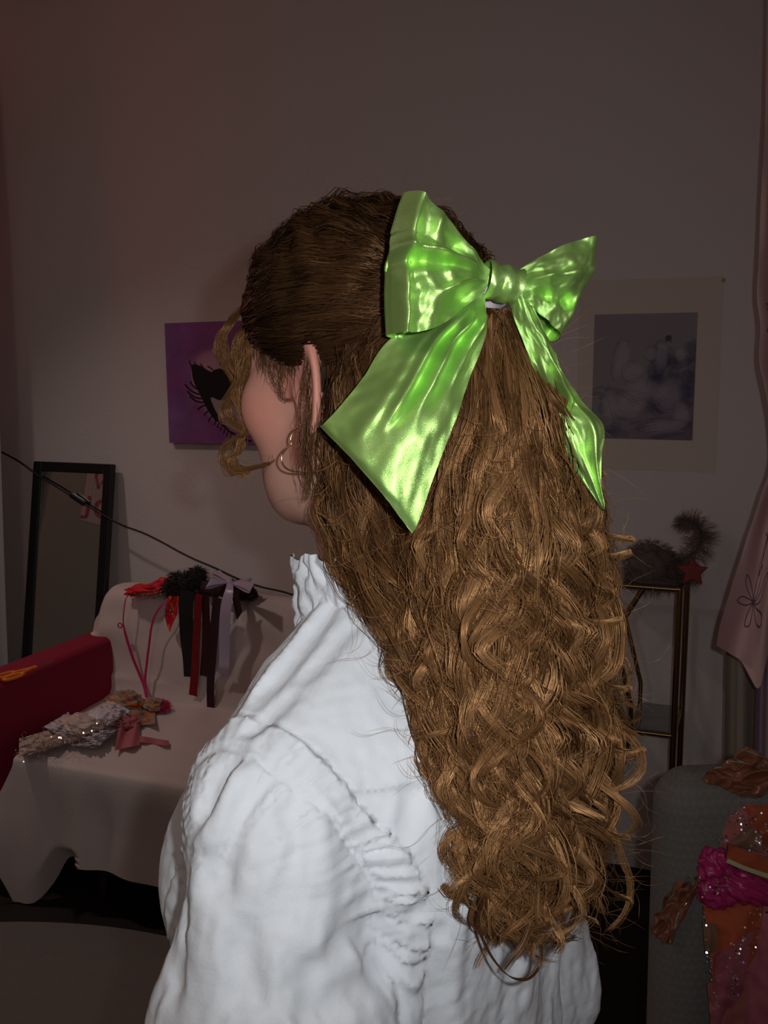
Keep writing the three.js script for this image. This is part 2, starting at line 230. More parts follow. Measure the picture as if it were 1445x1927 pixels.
// ---------------------------------------------------------------- canvas with a painted eye
{
  const tex = canvasTex(512, 512, (g, w, h) => {
    const r = rngOf(77); g.fillStyle = '#8b6191'; g.fillRect(0, 0, w, h);
    for (let k = 0; k < 260; k++) { const x = r() * w, y = r() * h; g.fillStyle = ['rgba(150,70,150,.16)', 'rgba(110,70,140,.16)', 'rgba(140,60,120,.14)', 'rgba(165,95,165,.12)'][k % 4]; g.beginPath(); g.ellipse(x, y, 30 + r() * 50, 20 + r() * 60, r() * 3, 0, 7); g.fill(); }
    // lighter halo round the eye
    for (let k = 0; k < 40; k++) { g.fillStyle = 'rgba(200,150,175,.10)'; g.beginPath(); g.ellipse(300 + r() * 90 - 45, 280 + r() * 90 - 45, 150 + r() * 30, 95 + r() * 25, 0.75, 0, 7); g.fill(); }
    // white of the eye
    g.fillStyle = '#a79aa0'; g.beginPath(); g.moveTo(200, 310); g.bezierCurveTo(260, 260, 380, 250, 450, 330); g.bezierCurveTo(400, 400, 300, 420, 230, 380); g.fill();
    // heavy black lid, iris and lower line
    g.fillStyle = '#050406'; g.beginPath(); g.moveTo(122, 178); g.bezierCurveTo(160, 170, 190, 195, 210, 205); g.bezierCurveTo(250, 215, 300, 240, 330, 300); g.lineTo(300, 306); g.lineTo(212, 318); g.bezierCurveTo(225, 360, 245, 390, 262, 412); g.lineTo(238, 420); g.bezierCurveTo(205, 390, 185, 350, 170, 320); g.bezierCurveTo(150, 280, 128, 250, 128, 220); g.closePath(); g.fill();
    g.beginPath(); g.ellipse(262, 262, 60, 66, 0, 0, 7); g.fill();
    g.strokeStyle = '#050406'; g.lineCap = 'round';
    const lash = (x0, y0, x1, y1, x2, y2, l) => { g.lineWidth = l; g.beginPath(); g.moveTo(x0, y0); g.quadraticCurveTo(x1, y1, x2, y2); g.stroke(); };
    lash(130, 190, 120, 180, 116, 162, 5); lash(160, 185, 150, 180, 140, 168, 5); lash(185, 195, 180, 185, 170, 176, 5); lash(250, 225, 235, 200, 205, 186, 5); lash(290, 250, 280, 220, 240, 200, 4);
    lash(160, 285, 130, 275, 118, 250, 7); lash(175, 305, 120, 300, 92, 262, 7); lash(180, 320, 130, 325, 102, 290, 7); lash(190, 335, 150, 345, 112, 312, 7); lash(200, 350, 175, 345, 150, 368, 7); lash(215, 370, 195, 372, 180, 392, 6); lash(228, 392, 210, 395, 200, 418, 6);
    for (let k = 0; k < 9; k++) lash(238 + k * 15, 405 + k * 11, 234 + k * 14, 420 + k * 11, 226 + k * 15, 432 + k * 12, 5);
    g.lineWidth = 9; g.beginPath(); g.moveTo(240, 400); g.quadraticCurveTo(300, 480, 400, 500); g.stroke();
  });
  const a = wallOf(onN(309, 607, 0.02)), b = wallOf(onN(319, 832, 0.02)), h = a[1] - b[1], w = 0.41, u0 = (a[0] + b[0]) / 2;
  const edge = std(L(0.25, 0.1, 0.24), 0.8);
  const m = shade(new THREE.Mesh(new THREE.BoxGeometry(w, h, 0.02), [edge, edge, edge, edge, std(0xffffff, 0.75, { map: tex, bumpMap: rep(texCloth, 2, 2), bumpScale: 0.0006 }), edge]));
  m.name = 'canvas_painting'; m.position.copy(W(u0 + w / 2, (a[1] + b[1]) / 2, 0.0102)); m.rotation.y = WALLY; m.rotation.order = 'YXZ'; m.rotation.z = 0.012; scene.add(m);
  tag(m, 'purple canvas painting of a black lashed eye on the wall behind the face', 'painting');
}
// ---------------------------------------------------------------- print on its large sheet
{
  const uL = 0.612, uR = 1.008, yB = 1.222, yT = 1.768, t = thing('art_print', 'large cream sheet with a dim lavender print pinned to the wall on the right', 'art print', W((uL + uR) / 2, (yB + yT) / 2, 0.001), WALLY);
  part('paper_sheet', new THREE.BoxGeometry(uR - uL, yT - yB, 0.0012), std(L(0.66, 0.57, 0.5), 0.9), t);
  const a = wallOf(onN(1119, 592, 0)), b = wallOf(onN(1310, 829, 0)), w = 0.287, h = a[1] - b[1];
  const tex = canvasTex(640, 720, (g, W_, H_) => {
    const gr = g.createLinearGradient(0, 0, W_, H_); gr.addColorStop(0, '#988690'); gr.addColorStop(0.5, '#8f8a8e'); gr.addColorStop(1, '#725f76'); g.fillStyle = gr; g.fillRect(0, 0, W_, H_);
    const r = rngOf(19), blob = (x, y, rx, ry, a, c) => { g.fillStyle = c; g.beginPath(); g.ellipse(x, y, rx, ry, a, 0, 7); g.fill(); };
    for (let k = 0; k < 40; k++) blob(380 + r() * 260, 220 + r() * 300, 30 + r() * 50, 24 + r() * 40, r() * 3, 'rgba(52,50,78,.22)');
    for (let k = 0; k < 30; k++) blob(r() * 640, 420 + r() * 300, 30 + r() * 60, 10 + r() * 26, r() * 0.6 - 0.3, 'rgba(58,48,78,.2)');
    // loose pale rounded forms, sketched with soft dark strokes
    const forms = [[175, 250, 52, 130, 0.25], [250, 330, 80, 60, -0.2], [420, 240, 48, 95, 0.1], [360, 225, 40, 50, 0.3], [545, 225, 50, 45, 0], [330, 430, 150, 75, 0.1], [230, 520, 120, 90, -0.1], [480, 460, 100, 110, 0.2], [450, 640, 150, 42, -0.08], [110, 520, 60, 110, 0.15], [560, 570, 60, 90, 0]];
    for (const [x, y, rx, ry, a] of forms) for (let k = 0; k < 9; k++) blob(x + r() * 12, y + r() * 12, rx * (1 - k * 0.07), ry * (1 - k * 0.07), a, 'rgba(172,158,172,.12)');
    for (const [x, y, rx, ry, a] of forms) for (let k = 0; k < 14; k++) { g.strokeStyle = `rgba(45,38,60,${0.12 + r() * 0.22})`; g.lineWidth = 1 + r() * 2.4; g.beginPath(); const s = r() * 6; g.ellipse(x + r() * 16 - 8, y + r() * 16 - 8, rx * (0.75 + r() * 0.35), ry * (0.75 + r() * 0.35), a, s, s + 0.5 + r() * 1.4); g.stroke(); }
    for (let k = 0; k < 16; k++) blob(445 + r() * 40, 130 + r() * 30, 10, 8, r() * 3, 'rgba(48,38,44,.3)');
    for (let k = 0; k < 12; k++) { g.strokeStyle = 'rgba(40,30,55,.4)'; g.lineWidth = 3; g.beginPath(); const x = 40 + r() * 500, y = 600 + r() * 90; g.moveTo(x, y); g.lineTo(x + 70, y - 14); g.stroke(); }
  });
  const side = std(L(0.4, 0.36, 0.4), 0.8);
  const m = part('printed_image', new THREE.BoxGeometry(w, h, 0.0008), [side, side, side, side, std(0xffffff, 0.7, { map: tex }), side], t, 'lavender grey print of pale sketched forms');
  m.position.set((a[0] + w / 2) - (uL + uR) / 2, (a[1] + b[1]) / 2 - (yB + yT) / 2, 0.001);
  const pp = wallOf(onN(1361, 527, 0.004)), pin = thing('push_pin', 'tiny brass push pin in the top right corner of the sheet', 'pin', W(pp[0], pp[1], 0.0016), WALLY);
  part('pin_head', new THREE.SphereGeometry(0.0048, 14, 10).scale(1, 1, 0.6).translate(0, 0, 0.0035), std(L(0.6, 0.42, 0.2), 0.25, { metalness: 1 }), pin); part('pin_shaft', new THREE.CylinderGeometry(0.001, 0.001, 0.004, 8).rotateX(Math.PI / 2), std(L(0.5, 0.4, 0.3), 0.3, { metalness: 1 }), pin);
}
// ---------------------------------------------------------------- cord with inline switch, strung in front of the mirror
{
  const P = [[-90, 800], [0, 849], [35, 868], [75, 897], [110, 918], [145, 940], [185, 964], [230, 988], [272, 1004], [308, 1022], [335, 1037], [365, 1052], [405, 1069], [445, 1088], [490, 1104], [530, 1113], [575, 1126], [640, 1135], [720, 1150]];
  const pts = P.map(([x, y], k) => { const q = onN(x, y + Math.sin(k * 2.1) * 2, 0.06), [u, h] = wallOf(q); return onN(x, y, lerp(0.225 - 0.1624 * h + 0.021, 0.13, sst(-0.98, -0.6, u))); });
  const t = thing('power_cord', 'thin black cord with an inline switch slanting across mirror and wall', 'cord', pts[0].clone());
  wpart('cord_line', tube(pts, 0.0035, 240, 8), std(L(0.008, 0.008, 0.009), 0.5), t);
  const a = onN(133, 930, 0.074), b = onN(161, 949, 0.074), d = b.clone().sub(a), g = new RoundedBoxGeometry(d.length(), 0.02, 0.018, 3, 0.006);
  g.applyQuaternion(new THREE.Quaternion().setFromUnitVectors(V(1, 0, 0), d.normalize())).translate((a.x + b.x) / 2, (a.y + b.y) / 2, (a.z + b.z) / 2);
  wpart('inline_switch', g, std(L(0.01, 0.01, 0.011), 0.4), t);
}
// ---------------------------------------------------------------- sofa under a pale sheet
const crimson = std(L(0.30, 0.006, 0.035), 0.9, { sheen: 0.25, sheenColor: L(0.5, 0.05, 0.1), bumpMap: rep(texGrain, 6, 6), bumpScale: 0.0006 });
const sheetMat = std(L(0.66, 0.56, 0.53), 0.9, { bumpMap: rep(texCloth, 5, 5), bumpScale: 0.0006 });
const COVER = [[0, 0.06, 0.52], [0.09, 0.055, 0.66], [0.16, 0.08, 0.755], [0.21, 0.15, 0.782], [0.26, 0.215, 0.765], [0.31, 0.25, 0.71], [0.37, 0.268, 0.62], [0.43, 0.283, 0.52], [0.47, 0.298, 0.452], [0.49, 0.33, 0.434], [0.57, 0.5, 0.432], [0.68, 0.72, 0.432], [0.735, 0.822, 0.428], [0.755, 0.84, 0.412], [0.80, 0.846, 0.31], [0.90, 0.85, 0.17], [1, 0.852, 0.0]];
{
  const t = thing('sofa', 'dark crimson sofa with a plain padded arm under the pale sheet', 'sofa', W(-0.2, 0, 0), WALLY);
  const box = (u0, u1, y0, y1, n0, n1, r) => new RoundedBoxGeometry(u1 - u0, y1 - y0, n1 - n0, 4, r).translate((u0 + u1) / 2 + 0.2, (y0 + y1) / 2, (n0 + n1) / 2);
  const arm = (s) => { const g = new RoundedBoxGeometry(0.12, 0.52, 0.8, 5, 0.02), p = g.attributes.position; for (let i = 0; i < p.count; i++) { const y = p.getY(i), z = p.getZ(i), inward = clamp(0.26 - y, 0, 0.3) / 0.3 * clamp((z + 0.2) / 0.6, 0, 1) * 0.07; p.setX(i, p.getX(i) + (p.getX(i) * s > 0 ? inward * s : 0)); } g.computeVertexNormals(); return g; };
  part('base', box(-0.88, 0.44, 0.13, 0.3, 0.06, 0.79, 0.02), std(L(0.05, 0.003, 0.008), 0.9), t);
  part('seat_cushion', box(-0.82, 0.44, 0.3, 0.424, 0.25, 0.815, 0.03), crimson, t);
  part('backrest', box(-0.955, 0.44, 0.3, 0.735, 0.095, 0.215, 0.05), crimson, t);
  part('armrest', arm(1).translate(-0.945 + 0.2, 0.362, 0.455), crimson, t); part('armrest', arm(-1).translate(0.5 + 0.2, 0.362, 0.455), crimson, t);
  for (const [u, n] of [[-0.86, 0.1], [0.42, 0.1], [-0.6, 0.72], [0.42, 0.72]]) part('leg', new THREE.CylinderGeometry(0.022, 0.016, 0.14, 14).translate(u + 0.2, 0.07, n), std(L(0.02, 0.012, 0.008), 0.5), t);
  const uR = 0.435, hem = (u) => 0.125 + 0.012 * Math.sin(u * 9) + 0.03 * sst(-0.3, 0.2, u) - 0.118 * sst(-0.66, -0.75, u);
  const uL = (v) => tab([[0, -0.975], [0.3, -0.975], [0.345, -0.965], [0.43, -0.893], [0.5, -0.885], [0.7, -0.80], [0.76, -0.80], [0.82, -0.85], [0.93, -0.85], [1, -0.80]], v);
  const P = (a, v) => {
    const l = uL(v), u = lerp(l, uR, a); let [n, h] = stab(COVER, v).slice(0, 2);
    if (v < 0.44) { const e = sst(-0.9, -0.975, u); h = Math.max(h - 0.1 * e * e, v < 0.36 ? 0.628 : h - 0.05 * e); n += 0.008 * n2(u * 5, v * 9) + 0.012 * sst(0.26, 0.4, v) * n2(u * 3 + 4, v * 3); h += 0.005 * n2(u * 6, 3 + v * 10); n += 0.02 * Math.exp(-(((u + 0.24) - (v - 0.3) * 1.2) ** 2) / 0.006) * sst(0.3, 0.36, v); }
    if (v > 0.47 && v < 0.74) h += 0.003 * n2(u * 6, v * 14);
    if (v >= 0.74) { const k = (v - 0.755) / 0.245; h = lerp(0.412, hem(u), clamp(k, 0, 1)); if (v < 0.755) h = lerp(0.428, 0.412, (v - 0.735) / 0.02); const e = sst(0, 0.6, k); n += e * (0.012 * n2(u * 5.5, 1.5) + 0.02 * n2(u * 2, 6)) - 0.03 * e * sst(-0.62, -0.3, u); const c = sst(-0.7, -0.8, u); n += c * e * (0.02 + 0.016 * Math.sin(u * 34)); if (u > -0.76 && u < -0.6 && k > 0.8) n -= 0.06 * (k - 0.8) * 5 * sst(-0.76, -0.7, u); }
    return W(u, Math.max(h, 0.006), n);
  };
  const m = thing('sofa_cover', 'wrinkled pale beige bed sheet draped over sofa back, seat and front', 'sheet', W(-0.2, 0, 0), WALLY);
  wpart('draped_sheet', sheet(P, 130, 190, 0.003, 1.4, 1.8), sheetMat, m);
}
// crumpled cushion-like lump of cloth: three half axes and a noise
function lump(c, ex, ey, ez, amp, freq, seed = 0, seg = 40) {
  const g = new THREE.SphereGeometry(1, seg, Math.round(seg * 0.7)), p = g.attributes.position, v = V();
  for (let i = 0; i < p.count; i++) { v.fromBufferAttribute(p, i); const s = 1 + amp * (n3(v.x * freq * 0.75 + seed, v.y * freq * 0.75, v.z * freq * 0.75) + 0.28 * n3(v.x * freq * 1.9, v.y * freq * 1.9 + seed, v.z * freq * 1.9)); const q = c.clone().addScaledVector(ex, v.x * s).addScaledVector(ey, v.y * s).addScaledVector(ez, v.z * s); p.setXYZ(i, q.x, q.y, q.z); }
  g.computeVertexNormals(); return g;
}
// a ribbon along points; side(t) is its width direction and width(t) its width
function ribbon(pts, side, width, thick = 0.0008, nu = 8, nv = 60, bend = 0) {
  const c = new THREE.CatmullRomCurve3(pts, false, 'centripetal'); const wf = typeof width === 'function' ? width : () => width, sf = typeof side === 'function' ? side : () => side;
  return sheet((a, v) => { const p = c.getPoint(v), T = c.getTangent(v), s = sf(v).clone(); s.addScaledVector(T, -s.dot(T)).normalize(); const nn = V().crossVectors(T, s); const x = a - 0.5; return p.addScaledVector(s, x * wf(v)).addScaledVector(nn, bend * (x * x - 0.25) * wf(v)); }, nu, nv, thick, 1, 3);
}
const floral = (bg, cols, seed) => canvasTex(256, 256, (g, w, h) => { g.fillStyle = bg; g.fillRect(0, 0, w, h); const r = rngOf(seed); for (let k = 0; k < 60; k++) { g.fillStyle = cols[k % cols.length]; const x = r() * w, y = r() * h, s = 5 + r() * 9; for (let j = 0; j < 5; j++) { g.beginPath(); g.ellipse(x + Math.cos(j * 1.257) * s, y + Math.sin(j * 1.257) * s, s * 0.7, s * 0.7, 0, 0, 7); g.fill(); } } });
const satin = (c, r = 0.35) => std(c, r, { sheen: 0.4, sheenColor: c });
const UPW = V(0, 1, 0), wn = (k) => WN.clone().multiplyScalar(k), wu = (k) => WU.clone().multiplyScalar(k), up = (k) => V(0, k, 0);
const backAt = (x, y, n = 0.295) => onN(x, y, n), topAt = (x, y, h = 0.80) => onH(x, y, h), seatAt = (x, y, h = 0.445) => onH(x, y, h);
// fur or feather tuft: many short hairs over a lump
function fuzz(c, ex, ey, ez, n, lenH, r, col, seed, droop = 0.4, curl = 0) {
  const R = rngOf(seed), S = new Strands(n * 8 * 3 + 30);
  for (let k = 0; k < n; k++) { const z = R() * 2 - 1, a = R() * 6.283, q = Math.sqrt(1 - z * z), v = V(q * Math.cos(a), q * Math.sin(a), z), p = c.clone().addScaledVector(ex, v.x).addScaledVector(ey, v.y).addScaledVector(ez, v.z), d = p.clone().sub(c).normalize().add(V(R() - 0.5, R() - 0.5, R() - 0.5).multiplyScalar(0.9)).normalize(), pts = [], l = lenH * (0.5 + R()); for (let j = 0; j < 7; j++) { const t = j / 6; pts.push(p.clone().addScaledVector(d, l * t).add(V(Math.sin(t * 5 + a) * curl, -droop * l * t * t, Math.cos(t * 5 + a) * curl))); } const s = 0.6 + 0.7 * R(), cc = [col.r * s, col.g * s, col.b * s]; S.add(pts, r, cc, cc, 0.2); }
  return S.geo();
}
const furMat = std(L(1, 1, 1), 0.7, { vertexColors: true });

// --- on the sofa's back
{ // red floral scarf bow with long pink strap
  const fl = std(0xffffff, 0.55, { map: floral('#d3122a', ['#e85a1e', '#d3122a', '#ff7a28', '#3f7d3a', '#b01038', '#ee3a30'], 4) });
  const t = thing('scarf_bow', 'red floral scarf bow at the left end of the ribbons on the sofa back', 'bow', topAt(285, 1112, 0.79), WALLY);
  wpart('loop', lump(topAt(275, 1109, 0.795), wu(0.075).add(up(0.012)), up(0.02), wn(0.045), 0.22, 2.2, 3), fl, t);
  wpart('loop', lump(topAt(318, 1100, 0.80), wu(0.05), up(0.022), wn(0.04), 0.25, 2.4, 8), fl, t);
  wpart('tail', sheet((a, v) => backAt(lerp(lerp(318, 296, v * 0.5), lerp(337, 331, v), a) + (v > 0.6 ? (0.5 - a) * 60 * (v - 0.6) * (a < 0.5 ? 0.25 : 0.9) : 0), lerp(1122, lerp(1158, 1190, Math.sin(a * 2.4)), v), 0.292 + 0.006 * Math.sin(a * 7 + v * 3)), 14, 20, 0.001, 0.8, 1), fl, t);
  const seq = std(L(0.7, 0.8, 0.6), 0.08, { metalness: 1, iridescence: 1, iridescenceThicknessRange: [200, 420] }), R = rngOf(3);
  for (let k = 0; k < 26; k++) { const p = k < 18 ? topAt(250 + R() * 60, 1106 + R() * 20, 0.812) : backAt(300 + R() * 25, 1140 + R() * 25, 0.302); const g = new THREE.CylinderGeometry(0.0022, 0.0022, 0.0006, 8).rotateX(Math.PI / 2 + R() - 0.5).rotateY(R() - 0.5); wpart('sequin', g.translate(p.x, p.y, p.z), seq, t); }
}
{ // pink strap hanging in a long narrow V, with a ring
  const pk = satin(L(0.55, 0.02, 0.12), 0.5), t = thing('pink_strap', 'narrow hot pink strap with a small ring hanging in a V on the sofa', 'strap', backAt(275, 1295), WALLY);
  const s1 = [[246, 1118, 0.26], [238, 1124, 0.285], [233, 1150, 0.297], [232, 1172, 0.3], [238, 1200, 0.303], [250, 1238, 0.305], [262, 1268, 0.308], [271, 1290, 0.318], [276, 1312, 0.335]].map((q) => onN(...q));
  const s2 = [[316, 1126, 0.285], [304, 1140, 0.297], [292, 1158, 0.3], [285, 1180, 0.302], [281, 1210, 0.305], [276, 1250, 0.308], [273, 1285, 0.32], [277, 1313, 0.338]].map((q) => onN(...q));
  wpart('strap_band', ribbon(s1, WU, (v) => 0.004 + 0.006 * sst(0.35, 0.5, v), 0.0012), pk, t); wpart('strap_band', ribbon(s2, WU, (v) => 0.005 + 0.005 * v, 0.0012), pk, t);
  const g = new THREE.TorusGeometry(0.008, 0.0022, 8, 20).rotateY(WALLY), p = backAt(226, 1177, 0.302); wpart('ring', g.translate(p.x, p.y, p.z), pk, t);
}
{ // black fluffy bow with wide black and red tails
  const bk = std(L(0.012, 0.010, 0.011), 0.55), red = satin(L(0.22, 0.008, 0.014), 0.4), mar = satin(L(0.045, 0.006, 0.012), 0.4);
  const t = thing('feather_bow', 'fluffy black bow with long black and dark red ribbon tails on the sofa back', 'bow', topAt(350, 1096, 0.80), WALLY), R = rngOf(8);
  const c1 = topAt(343, 1100, 0.82), c2 = topAt(370, 1083, 0.82);
  wpart('fluff', mergeGeometries([fuzz(c1, wu(0.045), up(0.035), wn(0.04), 900, 0.022, 0.0007, L(0.012, 0.01, 0.011), 5), fuzz(c2, wu(0.025), up(0.024), wn(0.03), 500, 0.018, 0.0007, L(0.013, 0.01, 0.011), 6)]), furMat, t).userData.kind = 'stuff';
  wpart('loop', lump(c1, wu(0.045), up(0.032), wn(0.04), 0.25, 2, 1), bk, t); wpart('loop', lump(c2, wu(0.03), up(0.022), wn(0.03), 0.25, 2, 5), bk, t);
  const tl = (pts, w, m, n0) => wpart('ribbon_tail', ribbon(pts.map((q, k) => onN(q[0], q[1], n0 + 0.004 * Math.sin(k * 2.2))), WU, w, 0.0008, 6, 40, 0.15), m, t);
  tl([[352, 1112], [350, 1150], [352, 1200], [357, 1240], [359, 1274]], 0.052, bk, 0.302);
  tl([[374, 1118], [372, 1160], [369, 1210], [367, 1260], [363, 1309]], (v) => 0.026 + 0.004 * v, red, 0.305);
  tl([[386, 1120], [388, 1170], [387, 1220], [383, 1272]], 0.028, mar, 0.3);
}
{ // maroon velvet scrunchie with a long tail
  const mv = std(L(0.035, 0.006, 0.012), 0.85, { sheen: 0.8, sheenColor: L(0.25, 0.05, 0.08), sheenRoughness: 0.4 });
  const c = topAt(425, 1113, 0.80), t = thing('velvet_scrunchie', 'dark maroon velvet scrunchie bow with a long tail under the lilac bow', 'scrunchie', c.clone(), WALLY);
  const ring = new THREE.TorusGeometry(0.062, 0.017, 20, 90), p = ring.attributes.position, v = V(); for (let i = 0; i < p.count; i++) { v.fromBufferAttribute(p, i); const a = Math.atan2(v.y, v.x), cc = V(Math.cos(a), Math.sin(a), 0).multiplyScalar(0.062), o = v.clone().sub(cc), k = 1 + 0.35 * Math.sin(a * 19 + 2 * n2(a, 2)) + 0.2 * n3(a * 4, o.z * 60, 1); v.copy(cc).addScaledVector(o, k); v.set(v.x * 1.15, v.z + 0.01, v.y * 0.75); p.setXYZ(i, v.x, v.y, v.z); } ring.computeVertexNormals();
  part('ring', ring, mv, t);
  wpart('loop', lump(topAt(400, 1112, 0.785), wu(0.04), up(0.03), wn(0.04), 0.3, 2.5, 9), mv, t); wpart('loop', lump(topAt(462, 1118, 0.795), wu(0.04), up(0.016), wn(0.035), 0.3, 2.5, 12), mv, t);
  wpart('tail', ribbon([[409, 1125], [404, 1175], [400, 1230], [396, 1285], [396, 1331]].map((q, k) => onN(q[0], q[1], 0.302 + k * 0.002)), WU, (x) => 0.032 - 0.006 * x, 0.0012, 6, 40, 0.2), mv, t);
  wpart('tail', sheet((a, q) => onN(lerp(436, 449, q) + a * 10 - 3 * q, lerp(1120, 1166, q) - a * 14, 0.296), 6, 10, 0.0012), mv, t);
}
{ // lilac satin bow
  const li = satin(L(0.46, 0.38, 0.50), 0.32), k = topAt(433, 1096, 0.842), t = thing('satin_bow', 'lilac satin ribbon bow with one long tail down the sofa back', 'bow', k.clone(), WALLY);
  wpart('knot', lump(k, wu(0.012), up(0.010), wn(0.011), 0.15, 2, 2, 20), li, t);
  const lp = (x, y, s) => wpart('loop', sheet((a, v) => { const T = v * 6.283, w = 0.5 - 0.5 * Math.cos(T), o = topAt(x, y, 0.842).sub(k); return k.clone().addScaledVector(o, w).addScaledVector(UPW, 0.008 * Math.sin(T) * w).addScaledVector(WN, (a - 0.5) * 0.03 * (0.35 + 0.65 * w)).addScaledVector(UPW, -(a - 0.5) * s * 0.022 * w); }, 10, 40, 0.0008), li, t);
  lp(391, 1099, 1); lp(474, 1107, 1); lp(404, 1076, 0.6); lp(470, 1094, 0.4);
  wpart('tail', ribbon([onH(433, 1097, 0.842), onN(431, 1112, 0.29), onN(425, 1145, 0.312), onN(422, 1190, 0.315), onN(422, 1238, 0.316), onN(421, 1256, 0.32), onN(419, 1268, 0.308)], WU, (v) => 0.022 + 0.016 * sst(0.05, 0.3, v), 0.0008, 8, 60, -0.12), li, t);
  wpart('tail', sheet((a, v) => onN(412 + a * 18 - v * 2, lerp(1246, 1276 - a * 16, v), 0.31), 6, 8, 0.0008), li, t);
}
// --- on the seat
{ // cream floral scrunchie with cloth tail
  const fl = std(0xffffff, 0.8, { map: floral('#a08a78', ['#a08a78', '#c05a18', '#8d7866', '#6d6a4c', '#b39c88', '#cf6a20', '#8c5a5a', '#a08a78'], 14) });
  const c = seatAt(255, 1325, 0.46), t = thing('floral_scrunchie', 'cream scrunchie with orange flowers lying in the sofa corner', 'scrunchie', c.clone(), WALLY);
  wpart('puff', lump(seatAt(236, 1322, 0.465), wu(0.062), up(0.034), wn(0.045), 0.22, 2.2, 21), fl, t);
  wpart('puff', lump(seatAt(288, 1326, 0.46), wu(0.035), up(0.02), wn(0.028), 0.25, 2.2, 25), fl, t);
  wpart('tail', sheet((a, v) => seatAt(lerp(lerp(238, 248, v), 292, a), lerp(1336, 1368 - a * 6, v), 0.452 + 0.01 * Math.sin(a * 5 + v * 2)), 12, 12, 0.0012, 0.7, 0.7), fl, t);
}
{ const t = thing('pink_pompom', 'fuzzy magenta pompom half hidden behind the cream scrunchie', 'pompom', seatAt(304, 1330, 0.45), WALLY), c = seatAt(303, 1327, 0.455);
  wpart('fluff', fuzz(c, wu(0.02), up(0.012), wn(0.018), 500, 0.014, 0.0006, L(0.7, 0.02, 0.16), 31), furMat, t).userData.kind = 'stuff'; wpart('core', lump(c, wu(0.02), up(0.013), wn(0.018), 0.1, 2, 1, 20), std(L(0.6, 0.02, 0.14), 0.8), t); }
{ // pink tulle bow
  const tu = std(L(0.62, 0.14, 0.17), 0.7, { transmission: 0.35, side: THREE.DoubleSide }), t = thing('tulle_bow', 'sheer coral pink tulle bow flat on the sofa seat', 'bow', seatAt(245, 1380, 0.44), WALLY);
  wpart('loop', sheet((a, v) => seatAt(lerp(lerp(226, 216, v), lerp(262, 263, v), a), lerp(1352, lerp(1412, 1402, a), v), 0.45 + 0.012 * Math.sin(a * 9 + v * 2) * (1 - v * 0.6)), 20, 20, 0.001), tu, t);
  wpart('loop', lump(seatAt(238, 1360, 0.455), wu(0.036), up(0.016), wn(0.04), 0.3, 3, 4), tu, t);
  wpart('tail', sheet((a, v) => seatAt(lerp(258, 318, v), lerp(lerp(1384, 1394, v), lerp(1396, 1404, v), a), 0.441 + 0.004 * Math.sin(v * 9)), 6, 24, 0.0008), tu, t);
}
